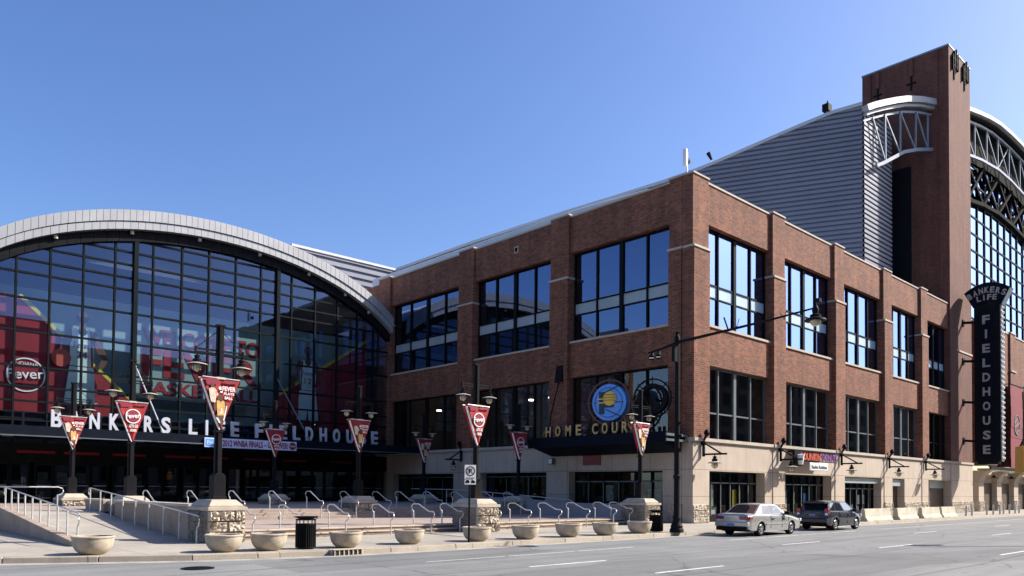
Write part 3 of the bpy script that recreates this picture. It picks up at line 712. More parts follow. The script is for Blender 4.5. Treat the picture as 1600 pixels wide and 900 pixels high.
# ---- arch truss and glass gable
gab = thing('glass_gable', (66, 2, 0), 'arched glass gable wall with steel truss roof right of the brick tower', 'building')
ARCT = [(48.35, 40.75), (53.3, 41.85), (57, 42.6), (60.9, 43.2), (65, 43.5), (68.5, 43.65), (74, 43.7), (80, 43.2), (86, 42.0)]
ARCB = [(48.35, 36.4), (53.4, 37.35), (57, 38.0), (63.2, 38.75), (68, 38.9), (73.8, 38.75), (80, 38.2), (86, 37.0)]
def seg(n0, x0=-30.2, x1=-0.02): return [x0 + (x1 - x0) * i / n0 for i in range(n0 + 1)]
def itp(T, x):
    for (a, za), (b2, zb) in zip(T, T[1:]):
        if a <= x <= b2: return za + (zb - za) * (x - a) / (b2 - a)
    return T[-1][1]
q = MB()
for (a, za), (b2, zb) in zip(ARCT, ARCT[1:]): q.bar((a, 0.75, za - 0.22), (b2, 0.75, zb - 0.22), 0.5, 0.42)
q.build('arch_fascia', 'silver', gab)
q = MB()
for (a, za), (b2, zb) in zip(ARCT, ARCT[1:]): q.bar((a, 1.55, za - 0.42), (b2, 1.55, zb - 0.42), 1.3, 0.3)
q.build('soffit', 'dark_panel', gab)
q = MB()
for (a, za), (b2, zb) in zip(seg(20, 48.4, 86), seg(20, 48.4, 86)[1:]) if False else [((x_, itp(ARCT, x_)), (x_ + 1.5, itp(ARCT, x_ + 1.5))) for x_ in [48.4 + 1.5 * k_ for k_ in range(25)]]:
    q.add([(a, 2.15, itp(ARCB, a) - 0.2), (b2, 2.15, itp(ARCB, b2) - 0.2), (b2, 2.15, zb - 0.5), (a, 2.15, za - 0.5), (a, 2.25, itp(ARCB, a) - 0.2), (b2, 2.25, itp(ARCB, b2) - 0.2), (b2, 2.25, zb - 0.5), (a, 2.25, za - 0.5)], [(0, 1, 2, 3), (4, 7, 6, 5), (0, 4, 5, 1), (3, 2, 6, 7)])
q.build('dark_spandrel', 'deep_black', gab)
q = MB()
for (a, za), (b2, zb) in zip(ARCB, ARCB[1:]): q.bar((a, 1.44, za), (b2, 1.44, zb), 0.24, 0.26)
for (a, za), (b2, zb) in zip(ARCT, ARCT[1:]): q.bar((a, 1.44, za - 0.95), (b2, 1.44, zb - 0.95), 0.25, 0.25)
q.build('truss_chord', 'truss', gab)
vx = [50.6, 54.8, 58.97, 63.08, 67.5, 72.14, 76.8, 81.5]
for i, x in enumerate(vx):
    q = MB(); q.bar((x, 1.44, itp(ARCB, x)), (x, 1.44, itp(ARCT, x) - 1.0), 0.15); q.build('truss_post', 'truss', gab)
    if i < len(vx) - 1:
        x2 = vx[i + 1]; q = MB()
        q.bar((x, 1.44, itp(ARCT, x) - 1.0), (x2, 1.44, itp(ARCB, x2)), 0.12)
        if i == 3: q.bar((x, 1.5, itp(ARCB, x)), (x2, 1.5, itp(ARCT, x2) - 1.0), 0.12)
        q.build('truss_diagonal', 'truss', gab)
q = MB(); gx0, gx1, gy = 48.4, 86, 2.4
xs = [48.4 + 2.6 * k for k in range(15)]
for x in xs: q.box(x - 0.11, x + 0.11, gy - 0.12, gy + 0.1, 18, itp(ARCT, x) - 1.0)
z = 19.0
while z < 41: q.box(gx0, gx1, gy - 0.08, gy + 0.08, z - 0.08, z + 0.08); z += 1.87
q.build('mullions', 'mullion', gab)
q = MB()
for k in range(14):
    x0, x1 = xs[k], xs[k + 1]; q.face([(x0, gy, 18), (x1, gy, 18), (x1, gy, itp(ARCT, x1) - 1.2), (x0, gy, itp(ARCT, x0) - 1.2)])
q.build('glass', 'glass_gable', gab)
q = MB()
q.face([(gx0, gy + 9, 10), (gx1, gy + 9, 10), (gx1, gy + 9, 41), (gx0, gy + 9, 39.5)]); q.build('interior_wall', 'interior', gab)
q = MB()
for i in range(6):
    x = 48.6 + i * 5.6
    q.bar((x, 2.1, itp(ARCB, min(x, 85)) - 0.3), (x + 5.6, 2.1, itp(ARCB, min(x + 5.6, 85)) - 4.4), 0.32); q.bar((x, 2.05, itp(ARCB, min(x, 85)) - 4.4), (x + 5.6, 2.05, itp(ARCB, min(x + 5.6, 85)) - 0.3), 0.32); q.bar((x, 2.1, itp(ARCB, min(x, 85)) - 4.4), (x + 5.6, 2.1, itp(ARCB, min(x + 5.6, 85)) - 4.4), 0.4)
q.build('dark_brace', 'deep_black', gab)
q = MB()   # roof behind the arch
for (a, za), (b2, zb) in zip(ARCT, ARCT[1:]): q.face([(a, 1.9, za - 0.1), (b2, 1.9, zb - 0.1), (b2, 60, zb - 0.1), (a, 60, za - 0.1)])
q.build('roof', 'roofmetal', gab)
# left end of the arch in front of the tower
lt = thing('eave_truss', (39, 3, 30), 'curved silver eave with open steel truss in front of the tall brick tower', 'truss')
PT = [(32.5, 3.95, 36.2), (33.6, 3.7, 36.75), (35.0, 3.4, 37.35), (36.6, 3.1, 38.0), (38.3, 2.7, 38.6), (40.3, 2.1, 39.05), (42.14, 1.44, 39.2)]
PB = [(33.9, 3.4, 31.1), (35.3, 3.3, 31.75), (37.0, 3.0, 32.7), (38.4, 2.7, 33.5), (40.3, 2.2, 34.15), (42.14, 1.44, 34.5)]
q = MB()
for a, b2 in zip(PT, PT[1:]):
    a = Vector(a); b2 = Vector(b2)
    for dz, hh, oo in ((-0.3, 0.55, 0.0), (-0.75, 0.26, 0.2)):
        q.bar(a + Vector((oo, oo, dz)), b2 + Vector((oo, oo, dz)), 1.0, hh)
q.build('fascia', 'silver', lt)
q = MB()
for a, b2 in zip(PT, PT[1:]): q.bar(Vector(a) + Vector((0.1, 0.1, -1.3)), Vector(b2) + Vector((0.1, 0.1, -1.3)), 0.2)
q.build('top_chord', 'truss', lt)
q = MB()
for a, b2 in zip(PB, PB[1:]): q.bar(a, b2, 0.24, 0.3)
q.build('bottom_chord', 'truss', lt)
def ptz(T, x):
    for a, b2 in zip(T, T[1:]):
        if a[0] <= x <= b2[0]:
            k = (x - a[0]) / (b2[0] - a[0]); return Vector((x, a[1] + (b2[1] - a[1]) * k, a[2] + (b2[2] - a[2]) * k))
    return Vector(T[-1])
xs2 = [35.6, 37.9, 40.1, 41.6]
for i, x in enumerate(xs2):
    q = MB(); q.bar(ptz(PB, x), ptz(PT, x) - Vector((0, 0, 1.3)), 0.14); q.build('post', 'truss', lt)
    x0 = xs2[i - 1] if i else 33.8
    q = MB(); q.bar(ptz(PT, x0) - Vector((0, 0, 1.3)), ptz(PB, x), 0.11); q.build('diagonal', 'truss', lt)

# ---- right wing beyond the tower
rw = thing('far_brick_building', (60, 3, 0), 'lower brick building beyond the tower with arcade of stone piers', 'building')
q = MB(); q.box(51.5, 100, 0.15, 2.2, 13.6, 19.4); q.box(51.5, 57.2, 0.15, 2.2, 4.78, 13.6); q.box(48.4, 51.4, 2.6, 3.2, 4.78, 19.4)
for x in (61.6, 70.6, 79.6, 88.6): q.box(x, x + 1.9, -0.05, 2.2, 4.78, 19.55)
q.build('brick_wall', 'brick', rw)
q = MB(); q.box(51.4, 100, 0.08, 2.3, 19.4, 19.55); 
for x in (61.6, 70.6, 79.6, 88.6): q.box(x - 0.05, x + 1.95, -0.12, 2.3, 19.551, 19.7); q.box(x - 0.06, x + 1.96, -0.15, 0.1, 15.3, 15.46)
q.box(50.2, 100, -1.1, 0.1, 4.12, 4.22)
q.build('stone_trim', 'coping', rw)
q = MB(); q.box(50.1, 100, -1.15, -1.0, 4.22, 4.5); q.box(50.1, 100, -1.1, 0.1, 4.23, 4.3); q.build('canopy_edge', 'black', rw)
q = MB(); q.box(57.4, 100, 1.2, 1.3, 4.8, 13.5); q.build('window', 'glass_store', rw)
for x0 in (50.3, 56.4, 62.7, 69.0, 75.3):
    q = MB(); q.prism([(-0.95, 4.1), (0.6, 4.1), (0.6, 1.05), (0.0, 1.05), (0.0, 3.0), (-0.25, 3.6), (-0.6, 3.95)], 'x', x0, x0 + 1.65)
    q.build('stone_pier', 'panel', rw)
    q = MB(); rough_blocks(q, 'x', x0, x0 + 1.65, -0.04, 0, 1.05, 0.6); q.build('pier_base', 'rock', rw)
q = MB(); q.box(51.9, 100, 0.5, 0.6, 0, 2.9); q.box(48.4, 50.3, 2.1, 2.2, 0, 4.6); q.build('shutter', 'shutter', rw)
q = MB(); q.box(51.9, 100, 0.45, 0.7, 2.9, 4.1); q.build('stone_panel', 'panel', rw)
for i, x0 in enumerate((53.0, 59.3, 65.6)):
    q = MB(); q.lathe([(0.0, 0.35), (0.1, 0.33), (0.16, 0.18), (0.35, 0.12), (0.36, 0.08), (0.0, 0.1)], (x0 + 1.2, -0.3, 3.35), 16); q.build('arcade_lamp', 'black', rw)

# hanging banners
for (x0, x1, z0, z1, mt, lb) in ((58.8, 63.3, 4.45, 13.5, 'wine', 'tall dark red vertical banner on the far brick facade right of the marquee'), (63.9, 68.4, 4.45, 13.6, 'navy', 'tall navy vertical banner at the right edge on the far brick facade')):
    bn = thing('facade_banner', (x0, -0.7, z0), lb, 'banner')
    q = MB()
    for k in range(8):
        za, zb = z0 + (z1 - z0) * k / 8, z0 + (z1 - z0) * (k + 1) / 8; o_ = 0.03 * math.sin(k)
        q.box(x0, x1, -0.72 + o_, -0.70 + o_, za, zb)
    q.build('cloth', mt, bn)
    q = MB(); q.tube([(x0 - 0.2, -0.7, z1 + 0.1), (x1 + 0.2, -0.7, z1 + 0.1)], 0.07, 8); q.tube([(x0 - 0.2, -0.7, z0 - 0.05), (x1 + 0.2, -0.7, z0 - 0.05)], 0.05, 8)
    for xx in (x0, x1): q.tube([(xx, -0.7, z1 + 0.1), (xx, 0.1, z1 + 0.1)], 0.04, 6)
    q.build('rod', 'black', bn)
    if mt == 'wine':
        q = MB(); q.lathe([(1.0, 0), (1.12, -0.02), (1.12, -0.05), (1.0, -0.05)], (61.05, -0.74, 9.3), 28, axis='y'); q.build('emblem', 'mullion_grey', bn)
        for p0, p1 in (((60.1, 9.0), (62.0, 9.6)), ((60.1, 9.5), (61.2, 10.1)), ((60.7, 8.4), (62.1, 8.9))):
            q = MB(); q.bar((p0[0], -0.76, p0[1]), (p1[0], -0.76, p1[1]), 0.03, 0.22); q.build('emblem_stroke', 'mullion_grey', bn)
        q = MB(); q.box(60.3, 62.4, -0.79, -0.77, 4.9, 5.2); q.build('print_strip', 'mullion_grey', bn)
    else: put_text('letter', 'B', 1.5, 1.8, (66.0, -0.76, 8.1), B_FRONT, 'interior_grey', bn, 0.02)

# ---- atrium
at = thing('glass_atrium', (-14.5, 30, 0), 'arched glass entrance hall with silver curved roof edge on the left', 'building')
AX, AZ, AA, AB = -14.5, 20.45, 16.6, 8.7
def arch(x, dz=0.0): return AZ + dz - AB * (1 - math.sqrt(max(0.0, 1 - ((x - AX) / AA) ** 2)))
def seg(n0, x0=-30.2, x1=-0.02): return [x0 + (x1 - x0) * i / n0 for i in range(n0 + 1)]
def fband(mb, xs_, zt, zb, y0, y1):
    for a, b2 in zip(xs_, xs_[1:]):
        g_ = 0.012
        za, zb_ = arch(a + g_), arch(b2 - g_)
        # thickness measured along the normal
        mb.add([(a + g_, y0, za + zb), (b2 - g_, y0, zb_ + zb), (b2 - g_, y1, zb_ + zb), (a + g_, y1, za + zb),
                (a + g_, y0, za + zt), (b2 - g_, y0, zb_ + zt), (b2 - g_, y1, zb_ + zt), (a + g_, y1, za + zt)],
               [(0, 3, 2, 1), (4, 5, 6, 7), (0, 1, 5, 4), (1, 2, 6, 5), (2, 3, 7, 6), (3, 0, 4, 7)])
q = MB(); fband(q, seg(76), 0.0, -0.72, 29.18, 29.8); q.build('upper_fascia', 'silver', at)
q = MB(); fband(q, seg(66), -0.76, -1.25, 29.26, 29.8); q.build('lower_fascia', 'silver', at)
q = MB(); fband(q, seg(40), -0.02, -1.22, 29.34, 29.82); q.build('fascia_backing', 'dark_panel', at)
q = MB(); fband(q, seg(40), -1.2, -1.95, 29.72, 30.3); q.build('soffit', 'black', at)
q = MB(); xs_ = seg(40)
for a, b2 in zip(xs_, xs_[1:]): q.face([(a, 29.8, arch(a) - 0.05), (b2, 29.8, arch(b2) - 0.05), (b2, 50, arch(b2) - 0.05), (a, 50, arch(a) - 0.05)])
q.build('vault_roof', 'roofmetal', at)
for i, x in enumerate((-24.8, -20.4, -16.0, -11.6, -7.6, -4.4, -2.2)):
    q = MB(); q.lathe([(0.0, 0.1), (0.12, 0.08), (0.12, -0.12), (0, -0.14)], (x, 29.6, arch(x) - 1.4), 10); q.build('soffit_lamp', 'coping', at)
MX = [-30.0, -28.6, -26.78, -24.98, -23.13, -21.28, -20.05, -18.92, -17.03, -15.16, -13.22, -11.3, -9.99, -8.85, -6.86, -4.88, -3.06, -1.5]
HV = (-30.0, -20.05, -9.99)
for x in MX:
    w2 = 0.13 if x in HV else 0.055
    q = MB(); q.box(x - w2, x + w2, 29.88 - (0.15 if x in HV else 0), 30.12, 4.4, arch(x) - 1.6); q.build('mullion', 'mullion', at)
HZ = [5.75, 6.91, 7.79, 9.03, 11.16, 13.19, 14.73, 15.53, 16.4, 17.25, 18.1]
for z in HZ:
    u = 1 - (AZ - 1.7 - z) / AB if z > AZ - 1.7 - AB else 0
    dx = AA * math.sqrt(max(0, 1 - u * u)) if u > 0 else AA
    q = MB(); q.box(max(-30, AX - dx), min(-0.02, AX + dx), 29.9, 30.07, z - 0.06, z + 0.06); q.build('transom', 'mullion', at)
q = MB()
for a, b2 in zip(MX, MX[1:] + [-0.02]):
    m2 = (a + b2) / 2; q.face([(a, 30, 4.4), (b2, 30, 4.4), (b2, 30, arch(b2) - 1.7), (m2, 30, arch(m2) - 1.7), (a, 30, arch(a) - 1.7)])
q.build('glass', 'glass', at)
q = MB(); q.box(-31.5, -30.1, 29.6, 31, 0, 16); q.build('end_pier', 'brick', at)
q = MB()  # inside: dark hall, balcony, back wall
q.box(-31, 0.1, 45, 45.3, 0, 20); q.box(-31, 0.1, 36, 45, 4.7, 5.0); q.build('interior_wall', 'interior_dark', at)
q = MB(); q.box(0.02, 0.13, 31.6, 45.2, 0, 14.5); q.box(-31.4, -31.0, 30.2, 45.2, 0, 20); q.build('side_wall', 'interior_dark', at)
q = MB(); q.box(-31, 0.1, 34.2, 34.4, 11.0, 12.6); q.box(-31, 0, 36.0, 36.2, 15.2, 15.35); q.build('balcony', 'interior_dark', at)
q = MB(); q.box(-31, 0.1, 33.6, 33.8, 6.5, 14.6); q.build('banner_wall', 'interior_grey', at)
# entrance front under the canopy
q = MB(); q.box(-30, 0, 29.95, 30.1, 3.2, 4.4); q.build('lintel', 'black', at)
x = -30.0; k = 0
while x < -0.6:
    dW = 1.02
    f = MB(); f.box(x, x + 0.09, 29.95, 30.08, 0.75, 3.2); f.box(x + dW - 0.09, x + dW, 29.95, 30.08, 0.75, 3.2); f.box(x + 0.09, x + dW - 0.09, 29.95, 30.08, 3.05, 3.2); f.box(x + 0.09, x + dW - 0.09, 29.95, 30.08, 0.75, 0.98)
    f.box(x + 0.09, x + dW - 0.09, 29.96, 30.06, 1.75, 1.8)
    dd = f.build('door', 'mullion', at)
    f = MB(); f.box(x + 0.09, x + dW - 0.09, 30.0, 30.02, 0.98, 3.05); f.build('glass', 'glass_store', dd)
    f = MB(); f.box(x + 0.12, x + dW - 0.12, 29.88, 29.92, 1.76, 1.8); f.box(x + 0.14, x + 0.18, 29.88, 29.96, 1.76, 1.8); f.box(x + dW - 0.18, x + dW - 0.14, 29.88, 29.96, 1.76, 1.8); f.build('handle', 'steel', dd)
    if k in (4, 5, 6, 9, 11, 12): 
        f = MB(); f.box(x + 0.2, x + dW - 0.25, 30.05, 30.07, 1.95, 2.6); f.build('notice', 'poster_a', dd)
    x += dW + (0.25 if k % 4 == 3 else 0.03); k += 1
for x0 in (-26.5, -24.0, -21.2, -17.9, -15.6, -12.4, -9.4, -5.4):
    q = MB(); q.box(x0, x0 + 2.0, 29.86, 29.94, 3.75, 3.9); q.build('red_sign_strip', 'deepred', at)
# canopy
cn = thing('entrance_canopy', (-14, 27, 4.5), 'long dark blue canopy over the entrance doors under the white letters', 'canopy')
q = MB(); q.box(-32, -0.13, 24.6, 29.7, 4.62, 5.0); q.build('deck', 'navy', cn)
q = MB(); q.box(-32, -0.13, 24.42, 24.6, 4.5, 5.05); q.build('edge_beam', 'navy', cn)
q = MB(); q.box(-32, -0.13, 24.36, 24.43, 4.47, 4.53); q.build('edge_trim', 'mullion_grey', cn)
q = MB(); q.box(-31.5, -0.13, 25.95, 26.05, 5.0, 5.08); q.box(-31.5, -3, 26.02, 26.08, 5.55, 5.6); q.box(-31.5, -3, 26.02, 26.08, 5.9, 5.95)
for k in range(15): q.box(-31 + 2 * k, -30.9 + 2 * k, 26.0, 26.08, 5.0, 5.95)
q.build('letter_rail', 'pole', cn)
for x in (-30.0, -20.05, -9.99):
    q = MB(); q.tube([(x + 0.5, 25.4, 5.0), (x, 29.75, 9.9)], 0.045, 8); q.build('tension_rod', 'steel' if x < -12 else 'mullion_grey', cn)
for x in (-27.5, -24, -20.5, -17, -13.5, -10, -6.5, -3):
    q = MB(); q.box(x - 0.25, x + 0.25, 26.8, 27.3, 4.57, 4.615); q.build('downlight', 'interior_grey', cn)
# letters: word positions fitted along the canopy
ls = thing('entrance_letters', (-14, 26, 5.08), 'row of white capital letters reading BANKERS LIFE FIELDHOUSE on the canopy', 'sign')
for ch, x in zip('BANKERSLIFEFIELDHOUSE', [-25.63, -24.65, -23.65, -22.57, -21.6, -20.61, -19.59, -17.9, -16.82, -16.1, -15.14, -13.45, -12.4, -11.68, -10.67, -9.68, -8.57, -7.48, -6.35, -5.25, -4.2]):
    wl = 0.16 if ch == 'I' else 0.56
    put_text('letter', ch, wl, 1.04, (x + wl / 2, 25.85, 5.09), B_FRONT, 'letter_white', ls, 0.14, 0.035 if ch != 'I' else 0.0)
# printed cloth on the canopy edge
cb = thing('printed_banner', (-14.3, 24.3, 4.3), 'pale blue cloth banner with dark writing hung on the canopy edge', 'banner')
q = MB()
for k in range(12):
    xa, xb = -17.45 + 6.28 * k / 12, -17.45 + 6.28 * (k + 1) / 12; q.box(xa, xb, 24.30 + 0.01 * (k % 2), 24.33 + 0.01 * (k % 2), 4.30, 4.90)
q.build('cloth', 'paleblue', cb)
put_text('lettering', '2012 WNBA FINALS – GO FEVER!', 4.5, 0.42, (-14.05, 24.285, 4.39), B_FRONT, 'darkred', cb, 0.01, 0.02)
q = MB(); q.lathe([(0, 0), (0.26, 0), (0.26, -0.01), (0, -0.01)], (-11.47, 24.295, 4.6), 24, axis='y'); q.build('round_emblem', 'darkred', cb)
put_text('emblem_word', 'Fever', 0.4, 0.14, (-11.47, 24.275, 4.54), B_FRONT, 'white', cb, 0.01)
q = MB(); q.box(-17.38, -16.5, 24.285, 24.297, 4.38, 4.83); q.build('blue_emblem', 'blue', cb)
put_text('emblem_word', 'Finals', 0.7, 0.2, (-16.94, 24.28, 4.5), B_FRONT, 'white', cb, 0.01)

# ---- posters inside the atrium (flat printed cloths)
def flat(mb, pts, y): mb.face([(x, y, z) for x, z in pts])
def poster_player(root, cx, zt, zb, num, y=31.9, mirror=1):
    s_ = (zt - zb) / 6.6
    def P(dx, dz): return (cx + mirror * dx * s_, zt - dz * s_)
    q = MB()
    q.lathe([(0, 0), (0.36 * s_, 0.0), (0.36 * s_, 0.01), (0, 0.01)], (cx, y - 0.01, zt - 0.55 * s_), 20, axis='y')
    flat(q, [P(-0.16, 0.75), P(0.16, 0.75), P(0.2, 1.35), P(-0.2, 1.35)], y - 0.01)
    flat(q, [P(-0.75, 1.35), P(0.75, 1.35), P(1.25, 2.3), P(1.55, 3.05), P(1.2, 3.7), P(0.95, 3.55), P(1.15, 3.05), P(0.7, 2.3), P(-0.65, 2.3), P(-0.8, 3.1), P(-1.2, 3.3), P(-1.3, 3.0), P(-1.1, 2.0)], y)
    q.build('figure', 'skin', root)
    q = MB(); flat(q, [P(-0.6, 1.32), P(-0.32, 1.25), P(-0.2, 1.6), P(0, 1.78), P(0.2, 1.6), P(0.32, 1.25), P(0.6, 1.32), P(0.55, 1.9), P(0.68, 2.4), P(0.66, 3.6), P(-0.66, 3.6), P(-0.68, 2.4), P(-0.55, 1.9)], y - 0.02); q.build('jersey', 'jersey', root)
    q = MB(); flat(q, [P(-0.68, 3.66), P(0.68, 3.66), P(0.95, 5.9), P(0.12, 6.1), P(0.0, 4.9), P(-0.12, 6.1), P(-0.95, 5.9)], y - 0.02); q.build('shorts', 'jersey', root)
    q = MB(); flat(q, [P(-0.8, 5.9), P(-0.2, 6.0), P(-0.25, 6.6), P(-0.7, 6.6)], y - 0.01); flat(q, [P(0.8, 5.9), P(0.2, 6.0), P(0.25, 6.6), P(0.7, 6.6)], y - 0.01); q.build('legs', 'skin', root)
    q = MB(); flat(q, [P(0.42, 1.35), P(0.56, 1.35), P(0.6, 2.4), P(0.66, 3.6), P(0.54, 3.6), P(0.5, 2.4)], y - 0.03); flat(q, [P(0.75, 4.4), P(0.86, 4.4), P(0.95, 5.85), P(0.8, 5.85)], y - 0.03); q.build('side_stripe', 'deepred', root)
    q = MB(); q.lathe([(0, 0), (0.55 * s_, 0.0), (0.55 * s_, 0.01), (0, 0.01)], (cx - mirror * 1.15 * s_, y - 0.05, zt - 3.2 * s_), 24, axis='y'); q.build('ball', 'orange' if num == '24' else 'darkred', root)
    put_text('jersey_word', 'Fever', 0.95 * s_, 0.35 * s_, (cx, y - 0.04, zt - 2.45 * s_), B_FRONT, 'darkred', root, 0.01)
    put_text('jersey_number', num, 0.6 * s_, 0.42 * s_, (cx, y - 0.04, zt - 3.1 * s_), B_FRONT, 'darkred', root, 0.01)
po = thing('player_poster', (-23, 32, 6.6), 'large red poster of a basketball player numbered 24 behind the left glass', 'poster')
q = MB(); flat(q, [(-29, 6.4), (-19.3, 6.4), (-19.3, 7.3), (-26.1, 13.5), (-29, 14.6)], 32.1); q.build('red_ground', 'deepred', po)
q = MB(); flat(q, [(-19.3, 7.35), (-19.3, 7.6), (-26.1, 13.85), (-26.3, 13.7)], 32.08); q.build('yellow_stripe', 'yellow', po)
poster_player(po, -22.65, 13.4, 6.5, '24')
q = MB(); q.lathe([(1.0, 0), (1.08, 0.0), (1.08, 0.01), (1.0, 0.01)], (-25.75, 32.03, 8.75), 32, axis='y'); q.build('round_emblem', 'white', po)
put_text('emblem_word', 'Fever', 2.0, 0.62, (-25.75, 32.0, 8.5), B_FRONT, 'white', po, 0.01, 0.01, tilt=0.08)
put_text('emblem_word', 'INDIANA', 1.3, 0.2, (-25.75, 32.0, 9.35), B_FRONT, 'white', po, 0.01)
po = thing('player_poster', (-6.4, 32, 6.6), 'darker red poster of a basketball player behind the right glass', 'poster')
q = MB(); flat(q, [(-9.2, 6.4), (-0.8, 6.4), (-0.8, 14.2), (-9.2, 8.6)], 32.1); q.build('red_ground', 'deepred', po)
q = MB(); flat(q, [(-9.2, 8.6), (-0.8, 14.2), (-0.8, 14.5), (-9.2, 8.9)], 32.08); q.build('yellow_stripe', 'yellow', po)
poster_player(po, -6.35, 13.3, 6.5, '12', mirror=-1)
po = thing('welcome_poster', (-14.6, 32, 8), 'pale wall poster with large red words WELCOME TO FEVER BASKETBALL inside the glass', 'poster')
q = MB(); flat(q, [(-19.2, 7.9), (-10.2, 7.9), (-10.2, 13.1), (-19.2, 13.1)], 32.1); q.build('ground', 'interior_grey', po)
put_text('lettering', 'WELCOME TO', 8.5, 1.25, (-14.65, 32.06, 11.6), B_FRONT, 'deepred', po, 0.01, 0.03)
put_text('lettering', 'FEVER', 8.5, 1.95, (-14.65, 32.06, 9.45), B_FRONT, 'deepred', po, 0.01, 0.035)
put_text('lettering', 'BASKETBALL', 8.5, 0.95, (-14.65, 32.06, 8.2), B_FRONT, 'deepred', po, 0.01, 0.03)

# ---- corner canopy and signs on the left face
hc = thing('corner_canopy', (-1, 5, 4.2), 'dark flat canopy on the shaded side of the brick building under the gold letters', 'canopy')
q = MB(); q.box(-2.0, -0.17, 0.35, 10.9, 4.5, 4.95); q.box(-2.05, -1.9, 0.3, 10.95, 4.42, 5.02); q.build('deck', 'navy', hc)
q = MB(); q.box(-2.07, -0.1, 0.24, 0.32, 4.5, 4.62); q.box(-2.07, -0.1, 0.24, 0.32, 4.78, 4.92); q.build('edge_trim', 'mullion_grey', hc)
q = MB(); q.prism([(-2.0, 4.45), (-0.2, 4.45), (-0.2, 3.95)], 'y', 0.6, 10.6); q.build('soffit', 'navy', hc)
hl = thing('corner_letters', (-1.7, 6, 5.02), 'gold capital letters reading HOME COURT on the dark corner canopy', 'sign')
for ch, y in zip('HOMECOURT', [9.45, 8.62, 7.75, 6.9, 5.6, 4.85, 4.1, 3.36, 2.66]):
    put_text('letter', ch, 0.5, 0.72, (-1.62, y, 5.06), B_SIDE, 'letter_edge', hl, 0.1, 0.05)
    put_text('letter', ch, 0.42, 0.64, (-1.72, y, 5.1), B_SIDE, 'letter_gold', hl, 0.06, 0.015)
q = MB(); q.box(-1.62, -1.56, 2.2, 9.8, 5.02, 5.07); q.build('rail', 'black', hl)
def disc_sign(loc, label, plain):
    t_ = thing('round_sign', loc, label, 'sign'); ORIG[t_.name] = Vector((0, 0, 0))
    t_.rotation_euler = (0, 0, math.radians(16))
    r0 = 1.08
    def P(y, z, x=0): return (x, y, z + 0)
    if plain: r0 = 0.85
    q = MB(); q.lathe([(0, 0.5), (r0, 0.5), (r0, 0.0), (0.0, 0.0)] if not plain else [(0.62, 0.5), (r0, 0.5), (r0, 0.0), (0.62, 0.0), (0.62, 0.5)], (-0.0, 0, 0), 40, axis='x')
    q.build('drum', 'blue' if not plain else 'black', t_, local=True)
    q = MB(); q.lathe([(r0 + 0.2, 0.1), (r0 + 0.28, 0.1), (r0 + 0.28, 0.0), (r0 + 0.2, 0.0), (r0 + 0.2, 0.1)], (0, 0, 0), 40, axis='x')
    for a in range(8): c_, s_ = math.cos(a * PI / 4), math.sin(a * PI / 4); q.bar((0.05, c_ * r0, s_ * r0), (0.05, c_ * (r0 + 0.4), s_ * (r0 + 0.4)), 0.05)
    q.build('outer_ring', 'maroon_ring' if not plain else 'black', t_, local=True)
    if not plain:
        q = MB(); q.lathe([(0.86, -0.005), (0.89, -0.01), (0.89, -0.025), (0.86, -0.025)], (0, 0.03, 0), 36, axis='x')
        q.box(-0.03, -0.001, -0.9, 1.0, -0.02, 0.02); q.bar((-0.02, 0.2, -0.42), (-0.02, -0.75, -0.85), 0.05); q.bar((-0.02, 0.5, 0.5), (-0.02, -0.6, 0.95), 0.05); q.build('thin_ring', 'letter_edge', t_, local=True)
        q = MB(); q.box(-0.05, -0.002, 0.3, 0.62, -0.68, 0.62); q.box(-0.05, -0.002, -0.2, 0.3, 0.32, 0.62); q.box(-0.05, -0.002, -0.3, 0.3, -0.3, -0.05); q.build('letter_p', 'letter_edge', t_, local=True)
        q = MB(); q.lathe([(0, -0.12), (0.3, -0.1), (0.42, -0.03), (0.43, 0.0)], (-0.03, -0.05, 0.22), 28, axis='x')
        for z_ in (0.08, -0.15): q.box(-0.06, -0.03, 0.2, 0.72, z_ + 0.1, z_ + 0.16)
        q.build('ball', 'gold', t_, local=True, smooth=True)
        q = MB()
        for k in (-0.16, 0.0, 0.16): q.tube([(-0.12 - 0.03 + 0.0 * k, -0.05 + 0.4 * math.cos(a), 0.22 + k + 0.06 * math.sin(a)) for a in [PI * i / 8 for i in range(9)]], 0.014, 5)
        q.build('ball_seams', 'maroon_ring', t_, local=True)
    q = MB(); q.tube([(0.25, 0, -r0), (0.25, 0, -2.0)], 0.07, 8); q.tube([(0.45, 0, 0), (1.6, 0, 0)], 0.07, 8); q.build('support', 'black', t_, local=True)
disc_sign((-1.35, 4.85, 6.97), 'round blue sign with a gold basketball above the gold letters', False)
disc_sign((-1.35, 1.75, 6.95), 'round black sign drum right of the blue basketball sign', True)
rs = thing('red_notice_board', (-0.02, 7.3, 3.4), 'small dark red notice board on the stone wall under the corner canopy', 'sign')
q = MB(); q.box(-0.1, 0.0, 6.6, 8.0, 3.35, 4.05); q.build('board', 'sign_board', rs)
put_text('lettering', 'BOX OFFICE', 1.1, 0.16, (-0.11, 7.3, 3.75), B_SIDE, 'maroon_ring', rs, 0.01)
